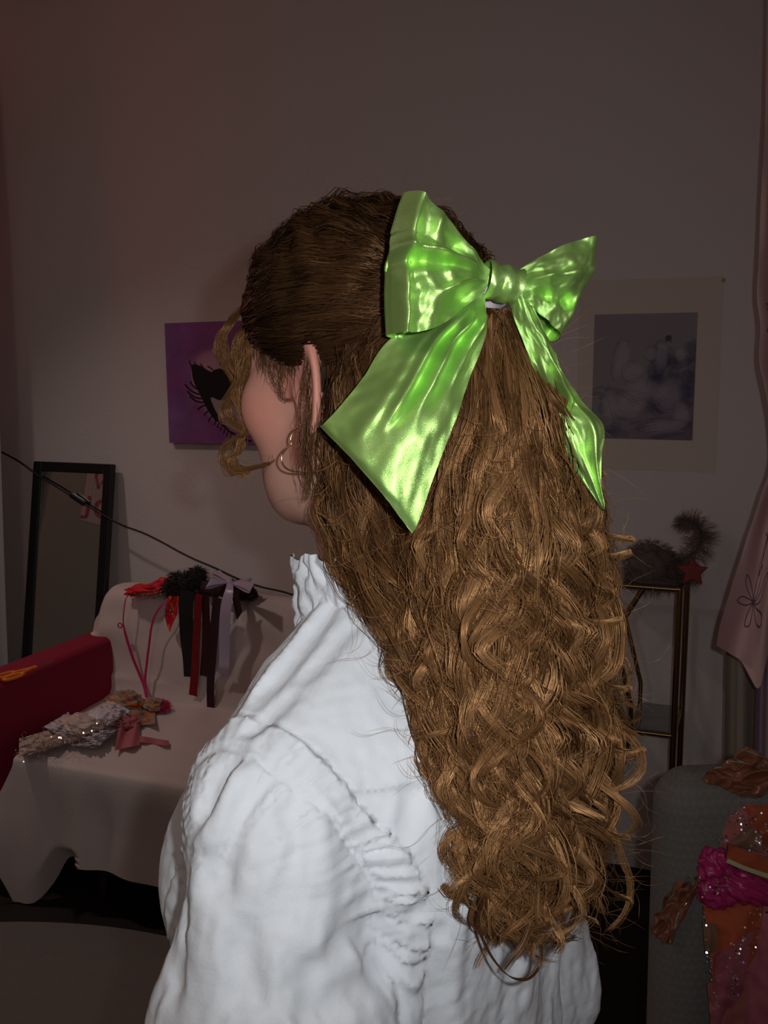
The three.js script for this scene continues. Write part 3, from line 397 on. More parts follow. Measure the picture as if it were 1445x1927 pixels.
{ // white organza bow with tinsel and sequins
  const wh = std(L(0.74, 0.67, 0.72), 0.5), cr = std(L(0.72, 0.58, 0.50), 0.45, { transmission: 0.2, side: THREE.DoubleSide });
  const t = thing('organza_bow', 'glittery white and cream organza bow spread on the sofa seat by the arm', 'bow', seatAt(150, 1370, 0.45), WALLY), R = rngOf(41);
  const pleat = (a, v, f) => 0.007 * Math.sin(a * f + 2 * n2(a * 3, v * 3)) + 0.006 * n2(a * 5 + f, v * 4);
  const quad = (name, q, h0, f, m) => wpart(name, sheet((a, v) => { const x = lerp(lerp(q[0][0], q[1][0], a), lerp(q[3][0], q[2][0], a), v), y = lerp(lerp(q[0][1], q[1][1], a), lerp(q[3][1], q[2][1], a), v); return seatAt(x, y, h0 + pleat(a, v, f) + 0.018 * Math.sin(a * 3.14) * Math.sin(v * 3.14)); }, 28, 28, 0.001), m, t);
  quad('loop', [[82, 1368], [128, 1340], [160, 1378], [120, 1388]], 0.468, 17, wh);
  quad('loop', [[150, 1386], [195, 1370], [222, 1372], [186, 1403]], 0.458, 19, wh);
  quad('loop', [[180, 1340], [205, 1316], [247, 1338], [200, 1366]], 0.475, 15, wh);
  quad('tail', [[36, 1390], [118, 1366], [150, 1392], [36, 1426]], 0.455, 23, cr);
  quad('tail', [[132, 1402], [190, 1392], [200, 1398], [176, 1408]], 0.446, 13, wh);
  wpart('knot', lump(seatAt(150, 1362, 0.485), wu(0.06), up(0.024), wn(0.05), 0.22, 2.0, 33), cr, t); wpart('knot', lump(seatAt(190, 1350, 0.485), wu(0.04), up(0.022), wn(0.045), 0.25, 2.0, 39), wh, t);
  const S = new Strands(420 * 7 * 3 + 9); for (let k = 0; k < 260; k++) { const u = R(), p = seatAt(lerp(45, 215, u) + gauss(R) * 9, lerp(1415, 1352, u) + gauss(R) * 9, 0.478), d = V(gauss(R), 0.25 + 0.4 * R(), gauss(R)).normalize(), pts = []; for (let j = 0; j < 6; j++) { const q = j / 5; pts.push(p.clone().addScaledVector(d, 0.035 * q).add(V(0, -0.02 * q * q + 0.004, 0))); } const c = R() < 0.5 ? [0.85, 0.68, 0.55] : [0.8, 0.5, 0.48]; S.add(pts, 0.0005, c, c); }
  wpart('tinsel', S.geo(), std(L(1, 1, 1), 0.3, { vertexColors: true, metalness: 0.4 }), t).userData.kind = 'stuff';
  const cols = [L(0.9, 0.9, 0.7), L(0.4, 0.95, 0.6), L(0.95, 0.5, 0.4), L(0.9, 0.6, 0.8)].map((c) => std(c, 0.06, { metalness: 1 }));
  for (let k = 0; k < 60; k++) { const u = R(), p = seatAt(lerp(40, 225, u) + gauss(R) * 8, lerp(1416, 1350, u) + gauss(R) * 8, 0.492), d = EYE.clone().sub(p).normalize(); const g = new THREE.CylinderGeometry(0.0022, 0.0022, 0.0006, 8); g.applyQuaternion(new THREE.Quaternion().setFromUnitVectors(UPW, d.add(V(gauss(R), gauss(R), gauss(R)).multiplyScalar(0.05)).normalize())); wpart('sequin', g.translate(p.x, p.y, p.z), cols[k % 4], t); }
}
{ // scissors on the arm
  const ob = onH(25, 1270, 0.628), tip = onH(101, 1243, 0.629), dir = tip.clone().sub(ob).setY(0).normalize(), sd = V(-dir.z, 0, dir.x), or = std(L(0.85, 0.22, 0.02), 0.4), st = std(L(0.6, 0.6, 0.62), 0.25, { metalness: 1 });
  const t = thing('scissors', 'pair of scissors with orange handles lying on the crimson sofa arm', 'scissors', ob.clone(), 0), pv = ob.clone().addScaledVector(dir, 0.085);
  const loop = (s) => { const pts = []; for (let k = 0; k < 16; k++) { const a = (k / 16) * 6.283; pts.push(ob.clone().addScaledVector(dir, -0.015 + 0.035 * Math.cos(a)).addScaledVector(sd, s * 0.017 + 0.013 * Math.sin(a)).setY(0.629)); } return pts; };
  for (const s of [-1, 1]) { const h = mergeGeometries([tube(loop(s), 0.0048, 40, 8, true), rod(ob.clone().addScaledVector(dir, 0.02).addScaledVector(sd, s * 0.013).setY(0.629), pv.clone().addScaledVector(sd, -s * 0.003).setY(0.629), 0.0045)].map((g) => { g.deleteAttribute('uv'); return g; })); wpart('handle', h, or, t, 'orange plastic handle'); wpart('blade', sheet((a, v) => pv.clone().lerp(tip, v).addScaledVector(sd, s * 0.002 + (a - 0.5) * 0.010 * (1 - v * 0.9)).setY(0.629 + s * 0.001), 2, 10, 0.0014), st, t); }
  wpart('pivot', new THREE.CylinderGeometry(0.003, 0.003, 0.004, 12).translate(pv.x, 0.6305, pv.z), st, t);
}
// ---------------------------------------------------------------- brass shelf rack with glass shelf
const brass = std(L(0.34, 0.22, 0.10), 0.28, { metalness: 1 });
{
  const t = thing('brass_rack', 'slim dark brass shelf rack with slanted bars behind the hair', 'shelf rack', W(0.86, 0, 0.2), WALLY), r = 0.0085, N0 = 0.3, q = (x, y, n = N0) => onN(x, y, n), down = (p) => p.clone().setY(r);
  const ptr = q(1279, 1110), pbk = W(wallOf(ptr)[0] + 0.005, ptr.y, 0.08), lf = wallOf(ptr)[0] - 0.33, pl = W(lf, ptr.y, N0), plb = W(lf, ptr.y, 0.08);
  for (const p of [ptr, pbk, pl, plb]) wpart('post', rod(p, down(p), r), brass, t);
  for (const [a, b] of [[ptr, pl], [pbk, plb], [ptr, pbk], [pl, plb]]) wpart('rail', rod(a, b, r * 0.8), brass, t);
  const mid = wallOf(q(1183, 1345))[1], sh = wallOf(q(1255, 1384))[1], uh = wallOf(q(1186, 1380))[0], ua = wallOf(ptr)[0];
  // the two slanting bars of each side meet at a hexagon's corner
  for (const n of [N0, 0.08]) { const s = n === N0 ? 0 : 0.0; const A = W(ua - 0.09 + s, ptr.y, n), B = W(ua - 0.165, lerp(ptr.y, sh, 0.34), n), C = W(uh, sh + 0.07, n), D = W(uh, sh, n), E2 = W(ua - 0.16, sh - 0.19, n); wpart('slanted_bar', rod(A, B, r * 0.7), brass, t); wpart('slanted_bar', rod(B, C, r * 0.7), brass, t); wpart('slanted_bar', rod(C, D, r * 0.7), brass, t); wpart('slanted_bar', rod(D, E2, r * 0.7), brass, t); }
  for (const n of [N0, 0.08]) wpart('rail', rod(W(uh, sh, n), W(ua, sh, n), r * 0.75), brass, t);
  for (const u of [uh, ua]) wpart('rail', rod(W(u, sh, N0), W(u, sh, 0.08), r * 0.75), brass, t);
  wpart('glass_shelf', new THREE.BoxGeometry(ua - uh, 0.005, 0.22).rotateY(WALLY).translate(...W((ua + uh) / 2, sh + 0.009, 0.19).toArray()), std(L(0.25, 0.27, 0.27), 0.08, { metalness: 0.6 }), t, 'dark mirrored glass shelf');
  wpart('top_shelf', new THREE.BoxGeometry(0.33, 0.005, 0.22).rotateY(WALLY).translate(...W(ua - 0.165, ptr.y + 0.004, 0.19).toArray()), std(L(0.2, 0.18, 0.17), 0.1, { metalness: 0.5 }), t);
}
{ // fluffy feather hat
  const P = (x, y) => onN(x, y, 0.22), c = P(1225, 1062), t = thing('feather_hat', 'fluffy grey brown feather hat with a curled plume on top of the rack', 'hat', P(1235, 1100), WALLY), col = L(0.17, 0.12, 0.105);
  wpart('crown', lump(c, wu(0.062), up(0.058), wn(0.06), 0.16, 1.6, 5), std(L(0.13, 0.095, 0.085), 0.95), t); wpart('brim', lump(P(1235, 1088), wu(0.085), up(0.016), wn(0.07), 0.15, 2, 7), std(L(0.11, 0.08, 0.07), 0.95), t);
  wpart('feather_fluff', mergeGeometries([fuzz(c, wu(0.062), up(0.06), wn(0.06), 1000, 0.022, 0.0006, col, 61, 0.5), fuzz(P(1262, 1070), wu(0.06), up(0.03), wn(0.05), 600, 0.025, 0.0006, col, 62, 0.6)]), furMat, t).userData.kind = 'stuff';
  const plume = new THREE.CatmullRomCurve3([[1262, 1062], [1290, 1052], [1314, 1030], [1318, 1003], [1304, 982], [1287, 978], [1277, 990]].map((q) => P(...q)), false, 'centripetal'), S = new Strands(1500 * 21 + 30), R = rngOf(63);
  for (let k = 0; k < 1000; k++) { const u = R(), p = plume.getPoint(u), d = V(gauss(R), gauss(R), gauss(R)).normalize(), pts = []; for (let j = 0; j < 6; j++) pts.push(p.clone().addScaledVector(d, 0.044 * (0.55 + 0.75 * Math.sin(Math.min(1, u * 1.15) * 3.1)) * j / 5).add(V(0, -0.006 * (j / 5) ** 2, 0))); S.add(pts, 0.0005, [col.r, col.g, col.b], [col.r * 1.2, col.g * 1.2, col.b * 1.2]); }
  wpart('plume', S.geo(), furMat, t).userData.kind = 'stuff'; wpart('quill', new THREE.TubeGeometry(plume, 50, 0.0022, 6), std(L(0.05, 0.04, 0.035), 0.8), t);
}
{ // red star
  const s = new THREE.Shape(); for (let k = 0; k < 10; k++) { const a = k * Math.PI / 5 + 0.35, r = k % 2 ? 0.0155 : 0.035; s[k ? 'lineTo' : 'moveTo'](Math.cos(a) * r, Math.sin(a) * r); } s.closePath();
  const g = new THREE.ExtrudeGeometry(s, { depth: 0.006, bevelEnabled: true, bevelThickness: 0.004, bevelSize: 0.004, bevelSegments: 3 }).translate(0, 0, -0.003), p = onN(1303, 1076, 0.3), m = shade(new THREE.Mesh(g, std(L(0.22, 0.018, 0.016), 0.6)));
  m.name = 'star_ornament'; m.position.copy(p); m.rotation.y = WALLY; scene.add(m); tag(m, 'small dull red star ornament beside the feather hat', 'ornament');
  const h = thing('star_string', 'thin thread holding the red star to the rack top', 'string', p.clone()); wpart('thread', tube([p.clone().addScaledVector(WN, 0.002), onN(1292, 1090, 0.305), onN(1283, 1108, 0.311)], 0.0008, 16, 5), std(L(0.15, 0.02, 0.02), 0.8), h);
}
// ---------------------------------------------------------------- curtains at the right
{
  const emb = canvasTex(1024, 1024, (g, w, h) => { g.fillStyle = '#dcb5b2'; g.fillRect(0, 0, w, h); const r = rngOf(71); g.strokeStyle = 'rgba(92,66,74,.85)'; g.lineWidth = 5; const fl = (x, y, s) => { for (let k = 0; k < 6; k++) { const a = k * 1.05 + 0.4; g.beginPath(); g.moveTo(x, y); g.bezierCurveTo(x + Math.cos(a - 0.35) * s, y + Math.sin(a - 0.35) * s, x + Math.cos(a) * s * 1.5, y + Math.sin(a) * s * 1.5, x + Math.cos(a) * s * 1.3, y + Math.sin(a) * s * 1.3); g.bezierCurveTo(x + Math.cos(a + 0.4) * s * 1.1, y + Math.sin(a + 0.4) * s * 1.1, x + Math.cos(a + 0.3) * s * 0.5, y + Math.sin(a + 0.3) * s * 0.5, x, y); g.stroke(); } for (let k = 0; k < 4; k++) { g.beginPath(); g.moveTo(x, y + s); g.bezierCurveTo(x + r() * 80 - 40, y + s * 1.6, x + r() * 120 - 60, y + s * 2, x + r() * 160 - 80, y + s * 2.5); g.stroke(); } }; fl(260, 690, 110); fl(160, 250, 80); fl(620, 380, 110); fl(820, 820, 100); });
  const pm = std(0xffffff, 0.85, { map: emb, bumpMap: rep(texCloth, 3, 3), bumpScale: 0.0005 });
  const LE = [[0, 1443], [200, 1440], [350, 1433], [470, 1428], [560, 1424], [610, 1430], [680, 1428], [740, 1440], [800, 1450], [870, 1452], [930, 1431], [1000, 1406], [1120, 1369], [1215, 1348]], D = 2.2;
  const t = thing('embroidered_curtain', 'pale pink curtain with grey flower embroidery flaring out at the right edge', 'curtain', at(1440, 700, D));
  const hemY = (x) => tab([[1348, 1215], [1395, 1243], [1424, 1298], [1432, 1290], [1450, 1200], [1700, 1100]], x);
  wpart('cloth', sheet((a, v) => { const y = lerp(-260, 1215, v), l = stab(LE, Math.max(y, 0)), x0 = lerp(l, 1640, a), w = sst(0.7, 1, v); const x = x0, yy = y + w * w * w * (hemY(x) - 1215); return at(x, yy, D - 0.02 * Math.sin(a * 22 + v * 2) * (0.4 + v * 0.6) - 0.03 * sst(0.15, 0.3, a) * w + a * 0.12 + 0.01 * n2(a * 5, v * 8)); }, 60, 90, 0.0016, 1, 3), pm, t);
  const t2 = thing('plain_curtain', 'mauve curtain hanging in narrow folds below the embroidered one', 'curtain', at(1430, 1400, 2.32));
  wpart('cloth', sheet((a, v) => { const y = lerp(0, 2500, v), q = at(lerp(1428 - 22 * v, 1660, a), lerp(1100, 1900, v), 2.36 + a * 0.05 + 0.022 * Math.sin(a * 40)); return q; }, 90, 16, 0.0016), std(L(0.40, 0.27, 0.33), 0.9), t2);
  const t3 = thing('beige_curtain', 'narrow beige strip of curtain hanging straight near the rack', 'curtain', at(1385, 1330, 2.55));
  wpart('cloth', sheet((a, v) => at(lerp(1367 - 8 * v, 1425 - 10 * v, a), lerp(1150, 1760, v), 2.5 + 0.012 * Math.sin(a * 8)), 30, 40, 0.0016), std(L(0.33, 0.27, 0.22), 0.9), t3);
  // the rail they hang from, above the picture, along the wall on the right
  const a = at(1425, -330, 2.2), b = at(1800, -330, 2.55), r = thing('curtain_rod', 'plain metal rod above the picture carrying the right hand curtains', 'rod', a.clone()); wpart('rod_bar', rod(a, b, 0.01), std(L(0.5, 0.5, 0.5), 0.3, { metalness: 1 }), r);
  const t4 = thing('side_curtain', 'pale grey curtain edge at the far left of the wall', 'curtain', onN(-20, 1100, 0.2));
  wpart('cloth', sheet((a, v) => { const p = onN(lerp(-150, -4 + 6 * Math.sin(v * 5), a), 950, 0.2); return V(p.x, lerp(2.6, 0.02, v), p.z).addScaledVector(WN, 0.03 * Math.sin(a * 18)); }, 60, 40, 0.002), std(L(0.5, 0.49, 0.48), 0.9), t4);
}
// ---------------------------------------------------------------- upholstered chair with glittering bows on its back
const CD = 1.55;
{
  const tex = canvasTex(512, 512, (g, w, h) => { g.fillStyle = '#73706c'; g.fillRect(0, 0, w, h); g.strokeStyle = '#807c77'; g.lineWidth = 5; for (let y = 0; y < 8; y++) for (let x = 0; x < 8; x++) { const X = (x + (y % 2) * 0.5) * 64, Y = y * 64; for (let k = 0; k < 4; k++) { g.beginPath(); g.ellipse(X + 32 + Math.cos(k * 1.571) * 14, Y + 32 + Math.sin(k * 1.571) * 14, 13, 7, k * 1.571, 0, 7); g.stroke(); } } });
  const fab = std(0xffffff, 0.95, { map: rep(tex, 4.5, 4.5), bumpMap: rep(texGrain, 5, 5), bumpScale: 0.0012 });
  const c = at(1400, 1700, CD), top = at(1400, 1421, CD).y, lf = at(1222, 1560, CD).x, w = 0.5, t = thing('upholstered_chair', 'grey patterned upholstered chair in the right foreground', 'chair', V(lf + w / 2, 0, c.z), 0.1);
  const slabG = (x, y, z, r) => { const g = new RoundedBoxGeometry(x, y, z, 8, r), p = g.attributes.position, uv = g.attributes.uv; for (let i = 0; i < p.count; i++) { uv.setXY(i, (p.getX(i) + p.getZ(i) * 0.9) / 0.5, p.getY(i) / 0.5); } return g; };
  const back = slabG(w, 0.52, 0.11, 0.05), p = back.attributes.position; for (let i = 0; i < p.count; i++) { const x = p.getX(i) / (w / 2), y = p.getY(i); p.setY(i, y - (y > 0 ? 0.018 * x * x : 0)); p.setZ(i, p.getZ(i) - 0.03 * x * x * 0 + (y > 0 ? -0.05 * y : 0)); } back.computeVertexNormals();
  part('backrest', back.translate(0, top - 0.255, 0), fab, t); part('seat', slabG(w, 0.13, 0.48, 0.04).translate(0, 0.41, 0.25), fab, t);
  const wood = std(L(0.03, 0.018, 0.012), 0.4); for (const [x, z] of [[-1, 0], [1, 0], [-1, 0.42], [1, 0.42]]) part('leg', new THREE.CylinderGeometry(0.02, 0.013, 0.36, 14).translate(x * (w / 2 - 0.04), 0.18, z), wood, t);
}
{
  const d0 = CD - 0.075, sq = (seed, base) => std(base, 0.5, { bumpMap: rep(texGrain, 2, 2), bumpScale: 0.001 });
  const quad = (q, d, amp = 0.006, f = 9) => sheet((a, v) => { const x = lerp(lerp(q[0][0], q[1][0], a), lerp(q[3][0], q[2][0], a), v), y = lerp(lerp(q[0][1], q[1][1], a), lerp(q[3][1], q[2][1], a), v); return at(x, y, d + amp * Math.sin(a * f + 3 * v) * (0.5 + 0.5 * Math.sin(v * 3.1)) + 0.004 * n2(x / 40, y / 40) - 0.012 * Math.sin(a * 3.14) * Math.sin(v * 3.14)); }, 26, 26, 0.0012);
  const sal = sq(1, L(0.56, 0.16, 0.15)), org = sq(2, L(0.62, 0.12, 0.045)), pnk = sq(3, L(0.52, 0.13, 0.16)), mag = std(L(0.42, 0.02, 0.12), 0.4, { sheen: 0.5 }), tan = sq(5, L(0.42, 0.24, 0.15)), mauve = std(L(0.36, 0.12, 0.2), 0.6);
  const t = thing('sequin_bow', 'large salmon and orange patchwork bow with sequins on the grey chair', 'bow', at(1400, 1650, d0)), R = rngOf(83);
  wpart('loop', quad([[1338, 1508], [1470, 1512], [1480, 1620], [1345, 1590]], d0, 0.008), sal, t, 'salmon pink upper loop'); wpart('patch', quad([[1398, 1516], [1470, 1514], [1480, 1622], [1404, 1560]], d0 - 0.014, 0.004), org, t); wpart('patch', quad([[1402, 1556], [1430, 1552], [1436, 1604], [1376, 1588]], d0 - 0.02, 0.003), tan, t);
  wpart('knot', quad([[1370, 1588], [1480, 1630], [1480, 1672], [1366, 1622]], d0 - 0.03, 0.004, 12), org, t, 'orange knot band');
  wpart('trim', ribbon([at(1368, 1619, d0 - 0.036), at(1400, 1633, d0 - 0.04), at(1480, 1660, d0 - 0.038)], UPW, 0.0065, 0.0015, 4, 24), std(L(0.62, 0.6, 0.34), 0.3, { metalness: 0.3 }), t, 'pale yellow braid');
  wpart('tail', quad([[1322, 1700], [1440, 1690], [1420, 1800], [1350, 1905]], d0 - 0.004, 0.006, 7), org, t); wpart('patch', quad([[1322, 1735], [1348, 1740], [1350, 1790], [1328, 1795]], d0 - 0.016, 0.002), tan, t);
  wpart('patch', quad([[1345, 1800], [1418, 1750], [1396, 1870], [1340, 1950]], d0 - 0.018, 0.004), pnk, t); wpart('tail', quad([[1330, 1850], [1410, 1830], [1390, 2000], [1344, 2000]], d0 - 0.006, 0.004), sal, t);
  wpart('backing', quad([[1408, 1680], [1560, 1660], [1560, 2010], [1380, 2010]], d0 + 0.004, 0.004), pnk, t);
  const cols = [std(L(0.9, 0.85, 0.9), 0.05, { metalness: 1 }), std(L(0.75, 0.55, 0.95), 0.05, { metalness: 1 }), std(L(0.95, 0.7, 0.6), 0.08, { metalness: 1 })];
  const seq = (n, f, dd) => { for (let k = 0; k < n; k++) { const [x, y] = f(), p = at(x, y, dd), dir = EYE.clone().sub(p).normalize().add(V(gauss(R), gauss(R), gauss(R)).multiplyScalar(0.12)).normalize(), g = new THREE.CylinderGeometry(0.0014, 0.0014, 0.0006, 8).applyQuaternion(new THREE.Quaternion().setFromUnitVectors(UPW, dir)).translate(p.x, p.y, p.z); wpart('sequin', g, cols[k % 3], t); } };
  seq(40, () => [1392 + gauss(R) * 13, 1535 + gauss(R) * 14], d0 - 0.026); seq(30, () => [1430 + gauss(R) * 9, 1580 + gauss(R) * 16], d0 - 0.03); seq(24, () => [1362 + gauss(R) * 7, 1580 + gauss(R) * 6], d0 - 0.026); seq(26, () => [1412 + gauss(R) * 14, 1570 + gauss(R) * 18], d0 - 0.03);
  seq(60, () => { const u = R(); return [lerp(1425, 1370, u) + gauss(R) * 9, lerp(1725, 1840, u) + gauss(R) * 14]; }, d0 - 0.03); seq(40, () => { const u = R(); return [lerp(1325, 1345, u) + gauss(R) * 4, lerp(1700, 1900, u) + gauss(R) * 8]; }, d0 - 0.026); seq(30, () => [1352 + gauss(R) * 18, 1665 + gauss(R) * 14], d0 - 0.05); seq(24, () => [1375 + gauss(R) * 12, 1850 + gauss(R) * 22], d0 - 0.03);
  const g1 = thing('magenta_scrunchie', 'shiny magenta satin scrunchie below the orange knot on the chair', 'scrunchie', at(1350, 1650, d0 - 0.02));
  wpart('puff', lump(at(1346, 1632, d0 - 0.012), V(0.024, 0, 0), V(0, 0.03, 0), V(0, 0, 0.022), 0.25, 2.2, 3), mag, g1); wpart('puff', lump(at(1395, 1668, d0 - 0.012), V(0.05, -0.02, 0), V(0.008, 0.02, 0), V(0, 0, 0.02), 0.25, 2.4, 8), mag, g1); wpart('puff', lump(at(1352, 1675, d0 - 0.008), V(0.03, 0, 0), V(0, 0.026, 0), V(0, 0, 0.02), 0.25, 2.6, 14), mag, g1);
  const g2 = thing('mauve_ribbon_loop', 'soft mauve pink ribbon loop sticking out left of the sequined bow', 'ribbon', at(1325, 1570, d0)); wpart('loop', lump(at(1332, 1562, d0 + 0.012), V(0.024, 0.006, 0), V(0, 0.036, 0), V(0, 0, 0.014), 0.18, 1.8, 5), mauve, g2);
  const iri = std(L(0.62, 0.27, 0.16), 0.1, { transmission: 0.62, metalness: 0, side: THREE.DoubleSide, clearcoat: 1, clearcoatRoughness: 0.12, iridescence: 1, iridescenceIOR: 1.8, iridescenceThicknessRange: [260, 420], specularIntensity: 1 });
  const film = (name, label, q, d, seed, lines) => {
    const o = thing(name, label, 'cellophane', at(q[0][0], q[0][1], d)), r = (a, v, f, o2) => 1 - Math.abs(n2(a * f + seed, v * f + o2));
    const surf = (a, v, k = 0) => at(lerp(lerp(q[0][0], q[1][0], a), lerp(q[3][0], q[2][0], a), v) + 5 * n2(a * 3, v * 3 + seed), lerp(lerp(q[0][1], q[1][1], a), lerp(q[3][1], q[2][1], a), v) + 6 * n2(a * 3 + 9, v * 3 + seed), d - 0.024 * r(a, v, 1.5, 1) - 0.006 * r(a, v, 3.0, 4) + 0.010 - k);
    wpart('film', sheet((a, v) => surf(a, v), 50, 50, 0.0008), iri, o);
    for (const l of lines) wpart('crease_edge', tube(l.map(([a, v]) => surf(a, v, 0.0015)), 0.0007, 40, 5), std(L(0.45, 0.85, 0.68), 0.15, { metalness: 0.6 }), o, 'pale green shining crease');
  };
  film('cellophane_bow', 'crinkled orange iridescent cellophane on top of the chair back', [[1318, 1466], [1402, 1408], [1500, 1440], [1420, 1512]], d0 + 0.0, 3, [[[0.55, 0.01], [0.62, 0.3], [0.68, 0.5], [0.72, 0.3], [0.72, 0.02]], [[0.3, 0.02], [0.45, 0.01]], [[0.75, 0.55], [0.68, 0.75], [0.78, 0.85], [0.92, 0.8]], [[0.9, 0.02], [0.95, 0.25], [0.99, 0.4]]]);
  film('cellophane_bow', 'crinkled iridescent cellophane point sticking out left of the sequined bow', [[1222, 1748], [1268, 1660], [1330, 1640], [1262, 1782]], d0 + 0.0, 9, [[[0.9, 0.1], [0.75, 0.2], [0.6, 0.15]], [[0.2, 0.85], [0.4, 0.75], [0.6, 0.82]], [[0.9, 0.5], [0.8, 0.75], [0.85, 0.95]]]);
}
// ---------------------------------------------------------------- the person: head turned away to the left, back towards us
const HC = at(694, 726, 0.74);                                              // between the ears
const HFw = V(-0.72, 0, -0.694).normalize(), HL = V().crossVectors(UPW, HFw);  // facing, and her left
const NB = HC.clone().add(V(0, -0.157, 0)).addScaledVector(HFw, -0.022);     // base of the neck
const BB = V(0.87, 0, 0.493).normalize(), BL = V().crossVectors(BB, UPW).negate().multiplyScalar(-1); if (BL.z < 0) BL.negate(); // her back's direction and her left
const headP = (f, l, u) => HC.clone().addScaledVector(HFw, f).addScaledVector(HL, l).addScaledVector(UPW, u);
const bodyP = (a, b, y) => NB.clone().addScaledVector(BL, a).addScaledVector(BB, b).addScaledVector(UPW, y);
const toBody = (p) => { const q = p.clone().sub(NB); return [q.dot(BL), q.dot(BB), q.y]; };
const toHead = (p) => { const q = p.clone().sub(HC); return [q.dot(HFw), q.dot(HL), q.y]; };
const person = thing('person', 'person in a white gathered shirt seen from behind, long curly light brown hair half up', 'person', V(NB.x, 0, NB.z));

// head field: x forward, y left, z up
function headF(x, y, z) {
  const s = Math.abs(y);
  let d = ell(x, y, z, -0.012, 0, 0.036, 0.098, 0.075, 0.09);
  d = smin(d, ell(x, y, z, 0.04, 0, -0.028, 0.054, 0.061, 0.078), 0.03);
  d = smin(d, ell(x, y, z, 0.042, 0, -0.066, 0.046, 0.046, 0.034), 0.02);
  d = smin(d, cap(x, s, z, -0.004, 0.054, -0.048, 0.014, 0.066, 0.016, -0.088, 0.015), 0.03);
  d = smin(d, len(x - 0.074, y, z + 0.089) - 0.016, 0.02);
  d = smin(d, len(x - 0.06, s - 0.044, z + 0.016) - 0.022, 0.025);
  d = smin(d, cap(x, s, z, 0.085, 0.0, 0.022, 0.010, 0.074, 0.04, 0.02, 0.010), 0.015);
  d = smax(d, -(len(x - 0.108, s - 0.032, z - 0.002) - 0.019), 0.012);
  d = smin(d, len(x - 0.08, s - 0.031, z - 0.001) - 0.0125, 0.004);
  d = smin(d, cap(x, y, z, 0.092, 0, 0.012, 0.006, 0.115, 0, -0.026, 0.0095), 0.012);
  d = smin(d, len(x - 0.1, s - 0.012, z + 0.03) - 0.008, 0.008);
  d = smin(d, ell(x, y, z, 0.091, 0, -0.053, 0.011, 0.024, 0.006), 0.005); d = smin(d, ell(x, y, z, 0.089, 0, -0.064, 0.012, 0.021, 0.007), 0.005);
  // ears, their rear rim standing off the head
  const ex = x + 0.014, ey = s - 0.0715 + ex * 0.40, ez = z + 0.010;
  let e = ell(ex, ey, ez, 0, 0.002, 0.006, 0.018, 0.0042, 0.030); e = smin(e, ell(ex, ey, ez, 0.006, 0.001, -0.028, 0.010, 0.005, 0.012), 0.01);
  const rr = len(ex / 0.0185, (ez - 0.006) / 0.031), ring = len((rr - 1) * 0.02, ey - 0.003) - 0.0034; e = smin(e, ring + (ex > 0.008 && ez < 0 ? 0.006 : 0), 0.004);
  e = smax(e, -ell(ex, ey, ez, 0.004, 0.008, -0.002, 0.010, 0.006, 0.015), 0.004); e = smin(e, ell(ex, ey, ez, 0.014, 0.001, -0.004, 0.004, 0.005, 0.008), 0.004);
  d = smin(d, e, 0.008);
  d = smin(d, cap(x, y, z, -0.02, 0, -0.05, 0.052, -0.028, 0, -0.16, 0.058), 0.03);
  return d;
}
